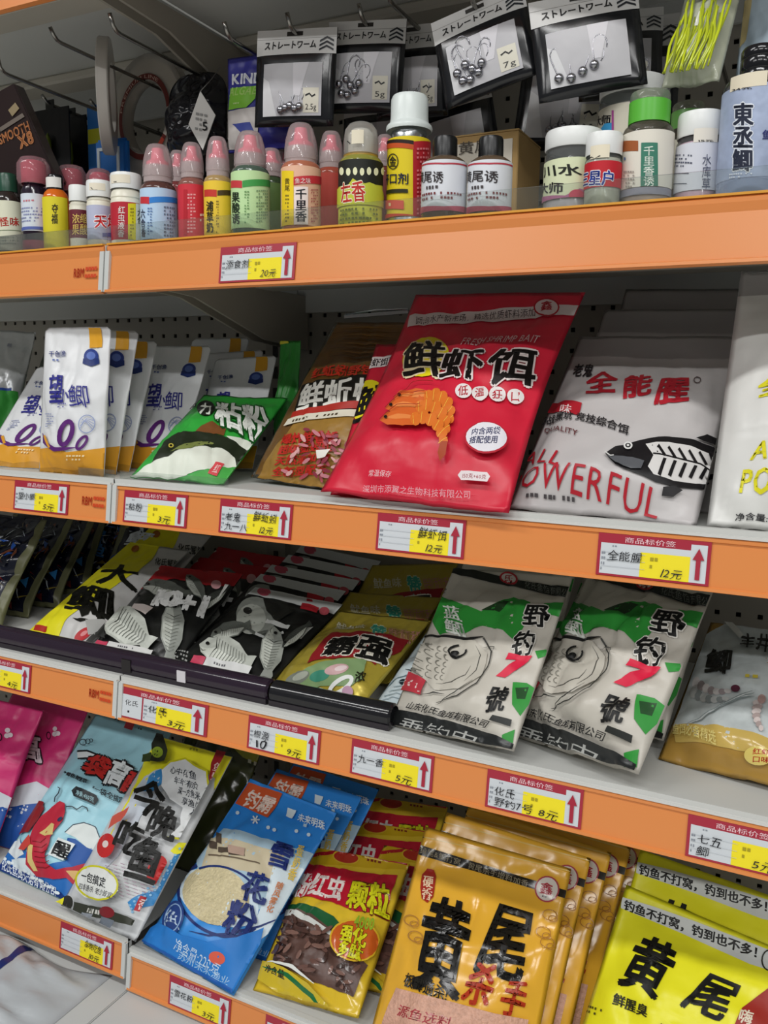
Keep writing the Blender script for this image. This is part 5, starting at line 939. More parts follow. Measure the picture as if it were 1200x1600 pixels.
A.text('今', (690, 455), (825, 495), (640, 610), '#111210', .05, wob=.12, name='title'); A.text('晚', (765, 575), (885, 610), (715, 720), '#111210', .05, wob=.12, name='title'); A.text('吃', (610, 640), (725, 680), (560, 790), '#111210', .05, wob=.12, name='title'); A.text('鱼', (690, 720), (830, 765), (620, 920), '#111210', .06, wob=.12, name='title')
A.poly([(405, 920), (450, 875), (520, 880), (580, 930), (595, 990), (540, 1030), (440, 1020), (395, 980)], '#d9dcd8', 'speech_cloud'); A.ring(495, 952, 104, 80, 9, '#c8c41c', 18, 'cloud_outline'); A.text('一包搞定', (430, 895), (540, 930), (420, 940), '#22262a', .03, cut=False); A.text('四季通杀 老少皆宜', (415, 950), (575, 1000), (408, 980), '#22262a', .0, cut=False)
A.poly([(700, 1012), (790, 1035), (765, 1100), (668, 1080)], '#b02630', 'red_label'); A.text('香腥', (700, 1020), (775, 1040), (680, 1075), '#e8cfc8', .03, cut=False)
A.poly([(390, 1040), (480, 1060), (640, 1110), (700, 1140), (690, 1160), (380, 1090)], '#33362c', 'rope'); A.dash((440, 1060), (680, 1130), (430, 1090), 1, '#d0d0c8', fill=.7); A.ell(355, 1050, 30, 40, '#2a2a26', 20, 'penguin_mark'); A.ell(545, 1090, 36, 26, '#7a1c24', 15, 'red_mark'); A.poly([(300, 1040), (345, 1020), (335, 1060), (290, 1060)], '#eee82a', 'yellow_field')
A.poly([(430, 1090), (480, 1100), (440, 1150), (400, 1130)], '#8a9098', 'stripe'); A.poly([(520, 1110), (580, 1130), (540, 1190), (490, 1170)], '#6a727c', 'stripe')
P.done()
# dark olive pouch behind
P = Pouch('olive_pouch', POSE['dgreen'], '#3c4020', 'dark olive and yellow pouch in shadow behind the snow-scene one', T=.02, seed=57, wr=.006, kind='glossfilm')
A = P.art.at(W2); A.poly([(410, 80), (560, 110), (690, 190), (600, 200), (470, 140)], '#9a9a28', 'print'); A.poly([(320, 60), (420, 110), (440, 160), (330, 120)], '#22301a', 'print'); A.dash((470, 130), (640, 190), (462, 160), 1, '#c9c8b0'); P.done()
# blue snow scene pouch
P = Pouch('snow_scene_pouch', POSE['snow'], '#3f92de', 'blue pouch with snow scene and cream powder window, foremost', 'pouch', 'blue snow-scene pouches', T=.028, seed=59, wr=.004, kind='film')
A = P.art.at(W2)
A.poly([(480, 180), (900, 330), (880, 420), (790, 600), (640, 560), (400, 440), (350, 460)], '#2f86da', 'sky'); A.poly([(390, 430), (640, 500), (800, 540), (700, 700), (600, 800), (300, 640), (280, 560), (340, 480)], '#a9c4d4', 'snow_field'); A.poly([(340, 470), (520, 500), (640, 540), (600, 640), (300, 590)], '#c9bda0', 'snow_field'); A.poly([(600, 560), (760, 600), (640, 800), (520, 900), (480, 860), (560, 720)], '#cfdde4', 'snow_field')
A.ell(370, 715, 175, 105, '#cfe0ea', 25, 'bowl_rim'); A.ell(360, 705, 140, 118, '#cfc29a', 25, 'powder_window', kind='powder'); A.ring(385, 720, 190, 150, 12, '#1c2f6c', 25, 'bowl_rim', 30, 20, 215); A.ring(385, 720, 172, 132, 9, '#1c2f6c', 25, 'bowl_rim', 24, 215, 330)
A.line([(250, 850), (330, 868), (430, 860), (540, 830), (650, 780)], 12, '#1c2f6c', 'brush_line', True)
for x, y, w, h in ((372, 470, 22, 50), (400, 520, 60, 26), (445, 525, 66, 38), (350, 500, 30, 34)): A.poly([(x-w/2, y-h/2), (x+w/2, y-h/3), (x+w/2, y+h/2), (x-w/2, y+h/3)], '#54483e', 'village')
A.line([(330, 540), (420, 548), (540, 575)], 5, '#6a5c4c', 'village'); A.poly([(410, 500), (480, 512), (476, 545), (412, 530)], '#b89c8c', 'village')
A.poly([(495, 245), (632, 290), (572, 388), (440, 330)], '#c8552c', 'orange_label'); A.text('钓霸', (505, 270), (618, 310), (462, 340), '#f0d9cc', .04)
for k in range(3): A.line([(522-18*math.cos(k*1.047), 398-18*math.sin(k*1.047)), (522+18*math.cos(k*1.047), 398+18*math.sin(k*1.047))], 6, '#e2ecf2', 'snowflake')
for x, y in ((450, 370), (575, 430), (600, 440), (690, 445), (740, 460)): A.ell(x, y, 8, 8, '#cfe2f0', name='snowflake', n=8)
A.text('未来明珠', (700, 370), (808, 405), (692, 402), '#dfeaf2', .03, cut=False); A.dash((695, 400), (790, 430), (690, 425), 1, '#bcd6ea'); A.poly([(655, 350), (690, 362), (672, 395), (648, 385)], '#d9e6ee', 'logo_mark')
A.text('雪', (600, 475), (690, 500), (570, 580), '#1f2f70', .05, wob=.12, name='title'); A.text('花', (490, 595), (590, 625), (460, 715), '#1f2f70', .05, wob=.12, name='title'); A.text('粉', (425, 715), (540, 750), (388, 850), '#1f2f70', .05, wob=.12, name='title')
A.text('蛋奶香', (700, 500), (728, 506), (650, 640), '#d8b84a', .03, vert=True, cut=False); A.text('随风雾化', (615, 650), (645, 658), (565, 775), '#c87a48', .03, vert=True, cut=False)
A.ell(190, 800, 42, 72, '#26407e', 15, 'round_stamp'); A.ring(190, 800, 34, 60, 5, '#8aa8cc', 15, 'round_stamp'); A.text('鱼', (165, 765), (220, 775), (155, 835), '#b9cde0', .03, cut=False)
A.poly([(40, 860), (130, 820), (220, 870), (330, 900), (450, 880), (560, 840), (520, 1000), (440, 1160), (200, 1040)], '#2a7ac8', 'base_band'); A.text('净含量:220克', (205, 880), (390, 990), (190, 930), '#d0e2f0', .0, cut=False); A.text('苏州未来渔业', (215, 930), (430, 1050), (205, 965), '#a8cae8', .0, cut=False, name='maker_lettering'); A.ell(370, 965, 34, 26, '#d8604c', 20, 'red_spot'); A.poly([(50, 880), (430, 1090), (440, 1130), (40, 900)], '#1f5aa8', 'seam')
P.done()
clone(P, POSE['snow2'], 'blue snow-scene pouch directly behind the foremost one', 'blue snow-scene pouches'); clone(P, POSE['snow3'], 'blue snow-scene pouch deepest in its row', 'blue snow-scene pouches')
# red and yellow worm-pellet pouch
P = Pouch('pellet_pouch', POSE['worm'], '#dcba30', 'clear and yellow pouch of brown pellets with red band, foremost', 'pouch', 'red and yellow pellet pouches', T=.025, seed=61, wr=.005, kind='glossfilm', gus=.2)
A = P.art.at(W2)
A.poly([(770, 510), (1160, 540), (1140, 600), (740, 575)], '#c8a41c', 'yellow_top'); A.line([(740, 540), (900, 520), (1140, 575)], 14, '#a81c24', 'red_rim'); A.ell(890, 548, 52, 26, '#a83020', 8, 'top_badge'); A.ring(890, 548, 56, 30, 6, '#d0ac2c', 8, 'top_badge'); A.dash((960, 545), (1080, 570), (958, 565), 1, '#7a2018')
A.poly([(735, 572), (900, 600), (1100, 622), (1050, 775), (930, 770), (830, 730), (680, 708)], '#b81c30', 'red_band'); A.text('粉红虫', (700, 605), (900, 632), (672, 715), '#e8dcd6', .06, name='title'); A.text('颗粒', (915, 640), (1075, 660), (885, 755), '#d8d61e', .05, out=.03, oc='#6a2a14', name='title')
A.poly([(655, 745), (760, 750), (840, 790), (872, 830), (840, 870), (750, 810), (650, 775)], '#1f5a34', 'green_wave'); A.poly([(650, 765), (750, 780), (840, 850), (860, 900), (980, 990), (920, 1120), (760, 1060), (590, 985)], '#5a4038', 'pellet_window', 'mottle')
A.poly([(640, 760), (740, 790), (830, 850), (835, 875), (740, 815), (640, 790)], '#d6d9d4', 'white_wave')
R = random.Random(9)
for k in range(95):
    x, y = R.uniform(610, 940), R.uniform(790, 1100)
    if y < 790+(x-640)*.35 or x < 650-(y-790)*.25 or y > 985+(x-590)*.4: continue
    A.ell(x, y, R.uniform(20, 30), R.uniform(8, 11), R.choice(['#6a4c44', '#4c342e', '#7d5e54', '#3c2924']), R.uniform(-70, 70), 'pellet_print', 9)
A.poly([(560, 985), (640, 1010), (740, 1075), (820, 1160), (860, 1210), (700, 1180), (540, 1060)], '#c9b02c', 'yellow_base'); A.line([(560, 1010), (660, 1045), (760, 1130), (800, 1190)], 22, '#1f6a3c', 'green_wave', True); A.line([(580, 990), (680, 1010), (770, 1080)], 16, '#dfe2dc', 'white_wave', True); A.text('净含量', (575, 1000), (650, 1025), (568, 1030), '#2a2a20', .03, cut=False)
A.ell(935, 905, 100, 82, '#c25a20', 12, 'orange_badge'); A.ring(935, 905, 104, 86, 7, '#d8b02c', 12, 'orange_badge'); A.text('强化', (888, 840), (990, 868), (870, 905), '#d8d61e', .06, out=.03, oc='#5a2a10', name='badge_lettering'); A.text('多肽', (875, 905), (975, 935), (860, 968), '#d8d61e', .06, out=.03, oc='#5a2a10', name='badge_lettering'); A.text('4000', (940, 800), (1020, 815), (930, 850), '#8fb02c', .05, cut=False)
P.done()
clone(P, POSE['worm2'], 'red and yellow pellet pouch directly behind the foremost one', 'red and yellow pellet pouches'); clone(P, POSE['worm3'], 'red and yellow pellet pouch deepest under the rail', 'red and yellow pellet pouches'); clone(P, POSE['worm4'], 'red and yellow pellet pouch squeezed beside the amber pouch', 'red and yellow pellet pouches')
# amber pouch
P = Pouch('amber_pouch', POSE['killer'], '#e6ae36', 'glossy amber pouch with black and red brush characters, foremost', 'pouch', 'amber pouches with black strips', T=.03, seed=63, wr=.005, kind='glossfilm', seal=.16)
A = P.art.at(W3)
A.line([(290, 320), (600, 390), (1020, 490)], 6, '#e0bc62', 'zip_line'); A.poly([(280, 358), (1000, 582), (990, 618), (270, 402)], '#1d1a14', 'black_strip'); A.text('黄尾&鮰打窝，黄尾杀手增料加香', (292, 366), (800, 528), (286, 398), '#8f8670', .0, cut=False, name='strip_lettering')
A.ell(885, 568, 58, 62, '#d6cdc4', name='badge'); A.ring(885, 568, 58, 62, 7, '#a8404c', 0, 'badge'); A.text('鑫', (855, 530), (918, 545), (848, 588), '#a82434', .03, cut=False); A.dash((850, 590), (920, 608), (848, 605), 1, '#3a3a3a')
A.poly([(300, 500), (325, 472), (355, 478), (366, 510), (352, 605), (325, 632), (298, 612), (292, 560)], '#a02a20', 'red_seal'); A.text('硬香', (308, 500), (356, 508), (296, 615), '#e6c9a8', .03, vert=True, cut=False)
A.text('黄', (330, 570), (560, 640), (250, 1010), '#141210', .045, wob=.09, name='title'); A.text('尾', (640, 600), (850, 660), (545, 950), '#141210', .045, wob=.09, name='title'); A.text('杀', (545, 890), (675, 925), (480, 1090), '#b03418', .04, wob=.09, name='red_title'); A.text('手', (700, 975), (815, 1005), (655, 1145), '#b03418', .04, wob=.09, name='red_title')
A.text('板鲫通杀!', (228, 955), (430, 1030), (210, 1020), '#22201a', .03)
A.poly([(180, 1030), (420, 1090), (640, 1150), (800, 1180), (760, 1400), (80, 1300)], '#cf9f88', 'powder_window', 'powder'); A.text('源鱼选料', (195, 1105), (450, 1170), (180, 1160), '#a83a40', .02)
for x, y in ((250, 715), (270, 790), (900, 690), (870, 770), (890, 820)): A.ring(x, y, 36, 26, 4, '#b07a3a', 15, 'cloud_pattern'); A.ring(x+15, y+18, 22, 16, 4, '#b07a3a', 15, 'cloud_pattern')
P.done(); AM = P
for k, lb in enumerate(('amber pouch second in its row', 'amber pouch third in its row', 'amber pouch fourth in its row', 'amber pouch deepest in its row, next to the bright yellow ones')): clone(P, POSE['killer%d' % (k+2)], lb, 'amber pouches with black strips')
# bright yellow pouch
P = Pouch('bright_yellow_pouch', POSE['yellow'], '#ebe624', 'bright yellow pouch with white slogan strip, foremost', 'pouch', 'bright yellow pouches', T=.032, seed=67, wr=.005, kind='film')
A = P.art.at(W4)
A.poly([(395, 570), (560, 620), (800, 705), (1250, 880), (1240, 985), (1100, 940), (700, 760), (390, 632)], '#cfd2d0', 'white_strip'); A.text('钓鱼不打窝，钓到也不多！', (412, 582), (1190, 862), (402, 640), '#1c1c18', .05, name='slogan')
A.text('黄', (500, 750), (740, 850), (370, 1040), '#12120e', .045, wob=.09, name='title'); A.text('尾', (860, 960), (1085, 1050), (720, 1170), '#12120e', .045, wob=.09, name='title')
A.text('鲜腥臭', (355, 1095), (545, 1170), (340, 1160), '#2a2a18', .04, wob=.06); A.dash((165, 1145), (310, 1190), (155, 1200), 2, '#4a4a1c')
A.poly([(1010, 1290), (1060, 1180), (1220, 1060), (1300, 1060), (1300, 1300)], '#9a2a20', 'red_banner'); A.text('嗨', (1050, 1180), (1130, 1200), (1030, 1260), '#e2d6c0', .03); A.ring(1210, 920, 46, 60, 8, '#2a2a1c', 0, 'badge'); A.text('杀手', (600, 1250), (900, 1340), (560, 1400), '#12120e', .05, wob=.1, name='title')
P.done()
clone(P, POSE['yellow2'], 'bright yellow pouch behind the foremost one under the rail', 'bright yellow pouches')
# silver bag lying on the base deck
bm = bmesh.new(); sx0, sy0 = -.40, -.17; nu, nv = 40, 30; W_, D_ = .34, .135; G_ = []
for j in range(nv+1):
    row = []
    for i in range(nu+1):
        u, v = i/nu, j/nv; e = (1-abs(2*u-1)**4)*(1-abs(2*v-1)**4); z = .016*e+e*(.009*noise.noise((u*7, v*5, 3))+0.016*abs(noise.noise((u*4+v*5, v*3-u*2, 9)))+.003*noise.noise((u*16, v*9, 1)))
        row.append(bm.verts.new((u*W_, v*D_+.02*noise.noise((u*3, 4, 1))+u*.04, max(.0006, z))))
    G_.append(row)
for j in range(nv):
    for i in range(nu): bm.faces.new((G_[j][i], G_[j][i+1], G_[j+1][i+1], G_[j+1][i]))
ex = bmesh.ops.extrude_face_region(bm, geom=bm.faces[:])
for v in [g for g in ex['geom'] if isinstance(g, bmesh.types.BMVert)]: v.co.z = .0003
bmesh.ops.recalc_face_normals(bm, faces=bm.faces[:])
sb = from_bm('silver_bag', bm, mat('#b4b9bc', 'film'), None, True); sb.location = (-.375, -.170, .2432); tag(sb, 'crumpled silver foil bag with a navy stripe on the base deck', 'bag')
def bagz(u, v):
    e = (1-abs(2*u-1)**4)*(1-abs(2*v-1)**4); return .016*e+e*(.009*noise.noise((u*7, v*5, 3))+0.016*abs(noise.noise((u*4+v*5, v*3-u*2, 9)))+.003*noise.noise((u*16, v*9, 1)))
vs = []; 
for k in range(31):
    v = k/30
    for du in (-.016, .016):
        u = .62+du+.03*math.sin(v*3); vs.append((u*W_, v*D_+.02*noise.noise((u*3, 4, 1))+u*.04, max(.0006, bagz(u, v))+.0006))
mesh('navy_stripe', vs, [(2*k, 2*k+1, 2*k+3, 2*k+2) for k in range(30)], mat('#1c2c6a', 'film'), sb, True)
# ================================================================ hooks and packs hanging above the bottles
STEEL = mat('#8f8d88', 'metal')
def hook_at(x, z, Y, label, yb=.385, curve=.014):
    """steel wire from the back panel at height z to a turned-up tip at depth Y"""
    rt = empty('peg_hook', (x, yb, z)); L = yb-Y
    tube('wire', [(0, 0, 0), (0, -L*.5, 0), (0, -L+.016, 0), (0, -L+.010, .001), (0, -L+.005, .005), (0, -L, curve)], .0023, STEEL, rt)
    box('back_plate', -.006, .006, -.001, .002, -.008, .008, STEEL, rt, .0008)
    return tag(rt, label, 'hook', 'steel peg hooks under the overhead shelf')
def hook(px, py, Y, label, curve=.016):
    P = at_y(px, py, Y); hook_at(P.x, P.z-curve, Y, label, curve=curve); return P.x, P.z-curve
def hole(p): return pose_matrix(p) @ Vector((0, 0, p[7]*.955))
HX0, HZ0 = hook(78, 42, .05, 'steel peg hook carrying the two clear ring packs', .012); BX, BZ = hook(171, 20, .022, 'steel peg hook leading to the bulging black bag', .016); hook(350, 34, .05, 'steel peg hook carrying the blue and green pack', .013)
for n_, x_, lb_ in (('pack1', 0, 'steel peg hook through the square black hook pack'), ('pack2', 0, 'steel peg hook through the second black hook pack'), ('pack3', .006, 'steel peg hook through the shaded pack beside the tilted one'), ('pack4', 0, 'steel peg hook holding the steeply tilted pack'), ('pack5', 0, 'steel peg hook carrying the widest black hook pack'), ('pack6', -.016, 'short steel peg through the shaded pack above the jars'), ('pblue', 0, 'steel peg hook holding the pale blue-grey bag')):
    q = hole(POSE[n_]); hook_at(q.x+x_, q.z, q.y-(.02 if n_ != 'pack3' else .08), lb_)
hook(-6, 80, .05, 'steel peg hook at the dark end of the bay', .022); hook(1090, -90, .05, 'steel peg hook carrying the neon lure bag', .022)
def hook_pack(p, label, w=.09, h=.098, seed=1, hooks=((.45, .3), (.55, .28)), price='2.5g', reflect=False):
    rt = empty('hook_pack', p[:3]); place(rt, p); tag(rt, label, 'pack', 'black hook packs with white headers'); w, h = p[6], p[7]
    vs = []; fs = []; nu, nv = 12, 12
    def fr(u, v): return .006*(1-abs(2*u-1)**3)*(1-abs(2*v-.9)**2)*(1 if v < .75 else max(0, (1-v)/.25)) if .0 < v < 1 else 0
    def surf(u, v, off): return ((u-.5)*w, -fr(u, v)-.001-off, v*h)
    for s in (0, 1):
        for j in range(nv+1):
            for i in range(nu+1): u, v = i/nu, j/nv; f = fr(u, v)+.001; vs.append(((u-.5)*w, -f if s == 0 else f*.5, v*h))
    n = (nu+1)*(nv+1)
    for s in (0, 1):
        for j in range(nv):
            for i in range(nu): a = s*n+j*(nu+1)+i; q = (a, a+1, a+nu+2, a+nu+1); fs.append(q if s == 0 else q[::-1])
    for i in range(nu): fs.append((i+1, i, n+i, n+i+1)); k = nv*(nu+1)+i; fs.append((k, k+1, n+k+1, n+k))
    for j in range(nv): a = j*(nu+1); fs.append((a, a+nu+1, n+a+nu+1, n+a)); b = a+nu; fs.append((b+nu+1, b, n+b, n+b+nu+1))
    body = mesh('pack_body', vs, fs, mat('#18191c', 'glossfilm'), rt, True)
    A = Art(body, None, surf, g=(1/12, 1/12), kind='film', base=.0004, step=.00012); A.uvmode = lambda x, y: (x, y)
    A.poly([(.0, .735), (1, .735), (1, 1), (0, 1)], '#c9c8c6', 'header_card'); A.poly([(0, .9), (1, .9), (1, .905), (0, .905)], '#8a8986', 'fold_line'); A.poly([(.38, .93), (.58, .93), (.58, .975), (.38, .975)], '#2a2826', 'hang_hole')
    A.text('ストレートワーム', (.1, .885), (.76, .885), (.1, .79), '#18181a', .045)
    for k in range(3): y0 = .76+k*.045; A.poly([(.8, y0), (.885, y0+.04), (.97, y0), (.97, y0+.022), (.885, y0+.062), (.8, y0+.022)], '#20242a', 'chevron')
    A.poly([(.12, .1), (.86, .1), (.86, .64), (.12, .64)], '#b9b8bc', 'window'); A.poly([(.12, .1), (.3, .1), (.2, .45), (.12, .5)], '#d2d2d4', 'window'); A.poly([(.5, .64), (.7, .64), (.6, .3), (.52, .3)], '#cfcdd2', 'window')  # the two paler slanted patches are reflections painted onto the grey window
    if price: A.poly([(.64, .13), (.83, .13), (.83, .38), (.64, .38)], '#d8d4c4', 'price_sticker'); A.line([(.67, .3), (.72, .32), (.75, .29), (.79, .31)], .018, '#1c1c1c', 'handwriting'); A.text(price, (.67, .22), (.81, .22), (.67, .16), '#3a3a3a', .0)
    A.build()
    hm = mat('#a4a4aa', 'metal'); R = random.Random(seed)
    for (u, v) in hooks:
        q = Vector(surf(u, v, .002)); pts = []; ang = R.uniform(-.5, .5); s = .018*R.uniform(.85, 1.15)
        for k in range(13):
            t = k/12
            if t < .4: x, z = 0, t/.4*.9
            else: a = (t-.4)/.6*math.pi*1.15; x, z = .32-.32*math.cos(a), .9+.42*math.sin(a)
            pts.append(q+Vector(((x*math.cos(ang)-z*math.sin(ang))*s, 0, (x*math.sin(ang)+z*math.cos(ang))*s)))
        hk = tube('jig_hook', pts, .0006, hm, rt, 6); bm = bmesh.new(); bmesh.ops.create_uvsphere(bm, u_segments=12, v_segments=8, radius=.0044, matrix=Matrix.Translation(q)); from_bm('lead_ball', bm, hm, hk, True)
    return rt
H1 = ((.42, .18), (.48, .2), (.54, .17), (.6, .19), (.36, .16)); H2 = ((.2, .3), (.3, .35), (.24, .2), (.36, .28), (.42, .22), (.32, .18), (.47, .3)); H3 = ((.2, .18), (.31, .16), (.42, .2), (.53, .24))
hook_pack(POSE['pack1'], 'square black hook pack with grey window beside the blue pack', hooks=H1, seed=2); hook_pack(POSE['pack2'], 'black hook pack partly behind the first square one', hooks=H2, seed=3, price='5g'); hook_pack(POSE['pack3'], 'black hook pack in shade between the square and tilted ones', hooks=H1, seed=4)
hook_pack(POSE['pack4'], 'black hook pack hanging at a steep tilt above the carton', hooks=H2, seed=5, price='7g'); hook_pack(POSE['pack5'], 'black hook pack with large lead-headed hooks above the jars', hooks=H3, seed=6, price=''); hook_pack(POSE['pack6'], 'black hook pack in shade behind the one above the jars', hooks=H1, seed=7)
for k, (px, py, Y, w, h, rz) in enumerate(((720, 230, .235, .1, .1, -.2), (880, 190, .22, .11, .12, .1), (590, 240, .22, .09, .1, 0), (980, 170, .24, .10, .12, 0))):
    P_ = at_y(px, py, Y); q_ = (P_.x, Y, max(P_.z-.03, 1.165), .1, .05, rz, w, h); o_ = hole(q_); hook_at(o_.x, o_.z, o_.y-.014, ('short steel peg behind the black-cap bottles', 'short steel peg behind the carton corner', 'short steel peg behind the aluminium bottle', 'short steel peg behind the large jar')[k], curve=.009); hook_pack(q_, ('black hook pack low in the shade behind the black-cap bottles', 'black hook pack in deep shade behind the carton corner', 'black hook pack in shade behind the aluminium bottle', 'black hook pack in deep shade behind the large jar')[k], hooks=H1, seed=20+k)
# blue and green pack
p = POSE['kind']; P = Pouch('soft_bait_pack', p, '#33348a', 'blue and green soft bait pack reading KIND', 'pack', T=.01, seed=71, wr=.002, kind='film')
A = P.art.at(T2); A.text('KIND', (105, 375), (265, 365), (105, 430), '#dfe2ea', .05, name='title'); A.poly([(100, 450), (240, 435), (225, 500), (180, 545), (90, 560)], '#7ab83c', 'green_panel'); A.text('ALGAE', (95, 445), (235, 435), (95, 490), '#a8d070', .03, ital=.05); A.poly([(80, 570), (250, 540), (250, 760), (85, 760)], '#b9b4b0', 'clear_window'); A.poly([(110, 630), (200, 620), (220, 665), (150, 670)], '#3a4488', 'print'); A.dash((110, 520), (180, 515), (108, 535), 1, '#d0e8a0')
P.done()
# clear ring packs
def ring_pack(Y, ro, ri, th, yaw, label, band=None, tilt=0):
    C = (HX0, Y, HZ0+.0004-ri); rt = empty('ring_pack', C); rt.rotation_euler = (0, tilt, yaw)
    o = lathe('clear_case', [(ri, -th/2), (ro*.98, -th/2), (ro, -th*.4), (ro, th*.4), (ro*.98, th/2), (ri, th/2), (ri, -th/2)], mat('#ece8e2', 'milky' if not band else 'frost'), rt, seg=56); o.rotation_euler = (rad(90), 0, 0)
    i = lathe('inner_spool', [(ri*1.02, -th*.3), (ro*.9, -th*.3), (ro*.9, th*.3), (ri*1.02, th*.3), (ri*1.02, -th*.3)], mat('#cfc8bc', 'plastic'), rt, seg=56); i.rotation_euler = (rad(90), 0, 0)
    if band:
        A = Art(rt, None, lambda a, r, off: (r*math.cos(a), -th/2-.0004-off, r*math.sin(a)), g=(.12, 1), kind='print'); A.uvmode = lambda x, y: (x, y)
        A.poly([(-math.pi, ri*1.04), (math.pi, ri*1.04), (math.pi, ri*1.2), (-math.pi, ri*1.2)], '#6a2a24', 'label_ring')
        A.text('PREMIUM LINE', (2.9, ri*1.17), (.9, ri*1.17), (2.9, ri*1.07), '#c9a89a', .0); A.poly([(-.6, ri*1.04), (.1, ri*1.04), (.1, ri*1.2), (-.6, ri*1.2)], '#c9c2b8', 'label_ring'); A.poly([(-1.2, ri*1.04), (-.7, ri*1.04), (-.7, ri*1.2), (-1.2, ri*1.2)], '#b04030', 'label_ring')
        A.build()
    return tag(rt, label, 'line spool', 'clear ring-shaped line packs')
ring_pack(.138, .068, .040, .014, rad(-51), 'clear ring pack hanging edge-on')
ring_pack(.215, .080, .045, .016, rad(-10), 'clear ring pack with maroon label ring facing the aisle', True)
# black bag with white diamond tag
P = Pouch('black_bag', (BX-.004, .170, BZ+.004-.10, .1, .05, .0, .085, .10), '#15151a', 'bulging black bag hanging behind the red-label bottle', 'bag', T=.03, seed=73, wr=.008, kind='glossfilm', rc=.03)
P.done()
tg = at_y(314, 193, .128); rt = empty('diamond_tag', tg); rt.rotation_euler = (0, 0, .2); o = mesh('card', [(0, y, 0.026) if k == 0 else v for k, v in enumerate([])] or [(x, y, z) for y in (-.0005, .0005) for x, z in ((0, .036), (.019, .008), (.002, -.03), (-.016, 0))], [(0, 3, 2, 1), (4, 5, 6, 7), (0, 1, 5, 4), (1, 2, 6, 5), (2, 3, 7, 6), (3, 0, 4, 7)], mat('#cfcdc8', 'print'), rt)
A = Art(o, None, lambda u, v, off: (u, -.0006-off, v), g=1, kind='print'); A.uvmode = lambda x, y: (x, y); A.dash((-.006, .014), (.01, .01), (-.008, -.008), 4, '#8a8a88'); A.text('5', (.002, .002), (.010, .001), (.002, -.008), '#2a2a2a', .02); A.build(); tube('string', [(0, 0, .036), (.004, .02, .055), (.006, .04, .075)], .0005, mat('#8a8884', 'matte'), rt, 5); tag(rt, 'white diamond-shaped paper tag against the black bag', 'tag')
# leaning dark box
p = POSE['smooth']; bx = empty('line_box', p[:3]); place(bx, p); w, h = p[6]*1.0, p[7]*1.55
b = box('carton', -w/2, w/2, 0, .022, -h*.35, h*.75, mat('#2a1f1e', 'gloss'), bx, .0015)
A = Art(b, None, lambda u, v, off: (u, -off-.0002, v), g=1, kind='film'); im_ = pose_matrix(p).inverted()
def inv_(px, py):
    o = im_ @ CAM_POS; d = im_.to_3x3() @ ray(px, py); t = (-o.y)/d.y; return (o.x+d.x*t, o.z+d.z*t)
A.inv = inv_; A.at((0, 100, .18333))
A.text('SMOOTH', (-20, 610), (240, 480), (5, 690), '#d08a58', .03, name='title'); A.text('X8', (150, 620), (270, 560), (180, 725), '#d08a58', .05, name='title'); A.poly([(0, 545), (195, 420), (215, 450), (10, 580)], '#6a6058', 'grey_strip'); A.poly([(75, 395), (135, 330), (170, 380), (110, 450)], '#8a7a5c', 'price_mark'); A.build()
tag(bx, 'dark brown line box reading SMOOTH X8 leaning over', 'box')
tg = at_y(35, 265, .05); 
# dark hanging lure cards behind
for k, (x, y, Y, w, h, c, lb) in enumerate(((80, 215, .22, .075, .13, '#121316', 'black lure card with olive lure deep behind the leaning box'), (20, 190, .28, .10, .14, '#101114', 'wide black lure card half hidden by the SMOOTH X8 box'), (150, 205, .30, .05, .13, '#121317', 'black lure card showing between the ring packs and dark cards'), (-25, 175, .2, .08, .13, '#131418', 'black lure card at the dark end of the bay'), (300, 190, .3, .09, .13, '#101114', 'black lure card shaded behind the bulging black bag'),
        (118, 215, .26, .06, .12, '#15161a', 'narrow black lure card beside the deep black one'))):
    C = at_y(x, y, Y); own = lb.startswith(('black lure card with olive', 'wide', 'black lure card at', 'black lure card shaded'))
    if not own: C = at_y(80, 215, .22)
    zc = min(C.z, (1.345 if 'shaded' in lb else 1.375)-h/2) if own else ZPEG-.006-h/2
    if 'olive' in lb: ZPEG = zc+h/2+.006
    rt = empty('lure_card', (C.x, Y, zc)); box('card', -w/2, w/2, -.001, .001, -h/2, h/2, mat(c, 'film'), rt, .0006)
    bm = bmesh.new(); tube_bm(bm, [(0, -.006, -.02), (.001, -.008, 0), (0, -.007, .02), (0, -.006, .03)], [.002, .006, .005, .001], 10); from_bm('lure', bm, mat('#6a7a24', 'gloss'), rt, True); box('hang_tab', -.008, .008, -.0008, .0008, h/2, h/2+.012, mat('#20221f', 'film'), rt); 
    if own: hook_at(C.x, zc+h/2+.006, Y-.014, 'steel peg through '+{'wide': 'the wide black lure card', 'olive': 'the row of cards with the olive lure', 'dark end': 'the lure card at the dark end', 'shaded': 'the lure card behind the black bag'}[[w_ for w_ in ('wide', 'olive', 'dark end', 'shaded') if w_ in lb][0]], curve=.009)
    tag(rt, lb, 'lure card')
C = at_y(152, 215, .246); rt = empty('blue_lure_card', (C.x, .246, C.z)); box('card', -.018, .018, -.001, .001, -.05, .045, mat('#2f6fb8', 'film'), rt, .0006); box('yellow_panel', -.016, .012, -.002, -.001, -.008, .012, mat('#b8b82c', 'film'), rt); hook_at(rt.location.x, rt.location.z+.04, .234, 'short steel peg through the blue and yellow lure card', curve=.008); tag(rt, 'small blue and yellow lure card beside the edge-on ring', 'lure card')
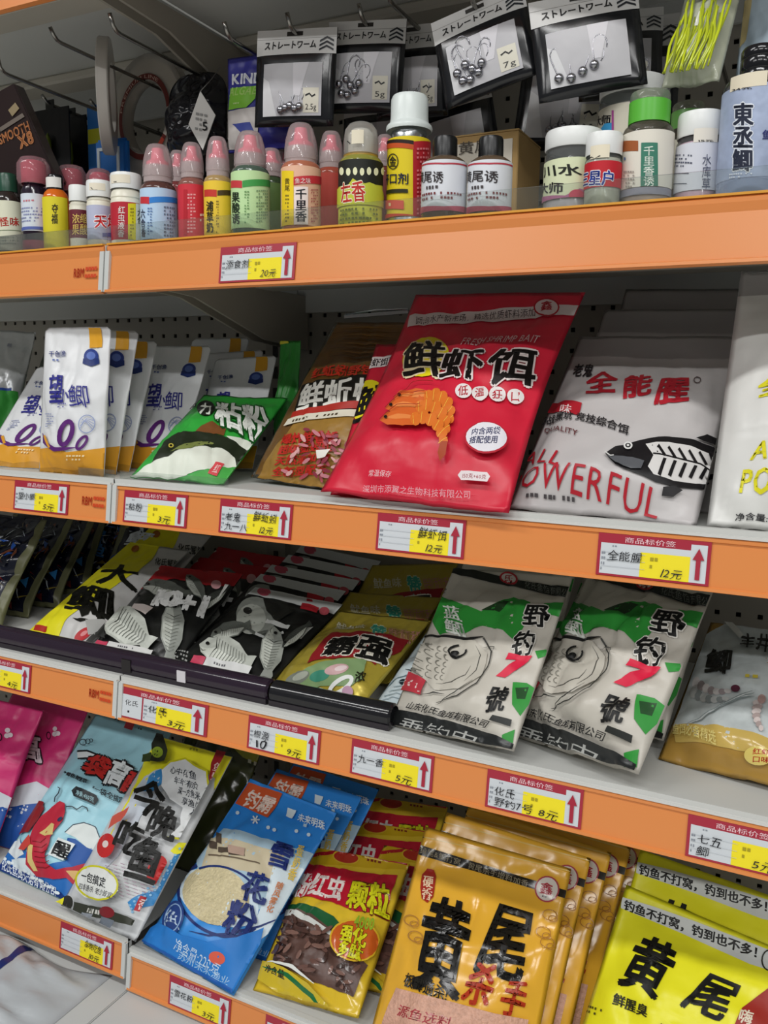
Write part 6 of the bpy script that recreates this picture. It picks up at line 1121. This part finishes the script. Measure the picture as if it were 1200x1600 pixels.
C = at_y(172, 250, .186); rt = empty('blue_clip_box', (C.x, .186, C.z)); bm = bmesh.new(); addbox(bm, -.026, .026, 0, .012, ZDA-C.z, .028); bmesh.ops.bevel(bm, geom=bm.edges[:], offset=.004, segments=2, affect='EDGES'); from_bm('case', bm, mat('#1f6ab8', 'plastic'), rt)
bm = bmesh.new()
for a in ((-.02, .016, -.022, -.018), (-.02, .016, .012, .016), (-.02, -.016, -.018, .012), (.012, .016, -.018, .012)): addbox(bm, a[0], a[1], -.002, 0, a[2], a[3])
from_bm('white_frame', bm, mat('#c9d2d6', 'plastic'), rt); rt.rotation_euler = (0, 0, .1); tag(rt, 'blue plastic case with white frame below the ring packs', 'case')
# neon lure bag
P = Pouch('lure_bag', POSE['lure'], '#b4b8a4', 'clear bag of neon yellow worm lures above the white-lid jar', 'bag', T=.02, seed=75, wr=.004, kind='glossfilm')
A = P.art.at(T4); A.poly([(860, 60), (890, 55), (875, 115), (840, 130)], '#dfdfd8', 'price_sticker')
P.done(); R = random.Random(3)
for k in range(22):
    u = -.018+k*.0017; ph = R.uniform(0, 6); am = R.uniform(.001, .003)
    pts = [(u+am*math.sin(j*.9+ph)+j*.0007, -.0205-.0012*math.sin(j*.7+ph), -.002+j*.0085) for j in range(R.choice((7, 8, 9, 10)))]
    tube('worm_lure', pts, [.0006+.0007*math.sin(math.pi*(j+.5)/len(pts)) for j in range(len(pts))], mat(('#c8d42c', '#a8b424', '#b8c430', '#8f9a3c')[k % 4], 'gloss'), P.o, 6)
P = Pouch('pale_blue_bag', POSE['pblue'], '#a8b8c4', 'pale blue-grey bag behind the tall blue bottle', 'bag', T=.02, seed=77, wr=.004); A = P.art.at(T4); A.poly([(1060, 0), (1120, 0), (1090, 200), (1040, 260)], '#b8a878', 'print'); P.done()
# white plastic tray behind the bottles
C = at_y(430, 213, .2); rt = empty('white_roll', (C.x, .2, ZDA)); o = lathe('roll', [(.012, 0), (.034, 0), (.036, .003), (.036, C.z-ZDA), (.034, C.z-ZDA+.003), (.012, C.z-ZDA+.003), (.012, 0)], mat('#b8b6b0', 'plastic'), rt); tag(rt, 'pale plastic roll standing behind the light green bottle', 'roll')
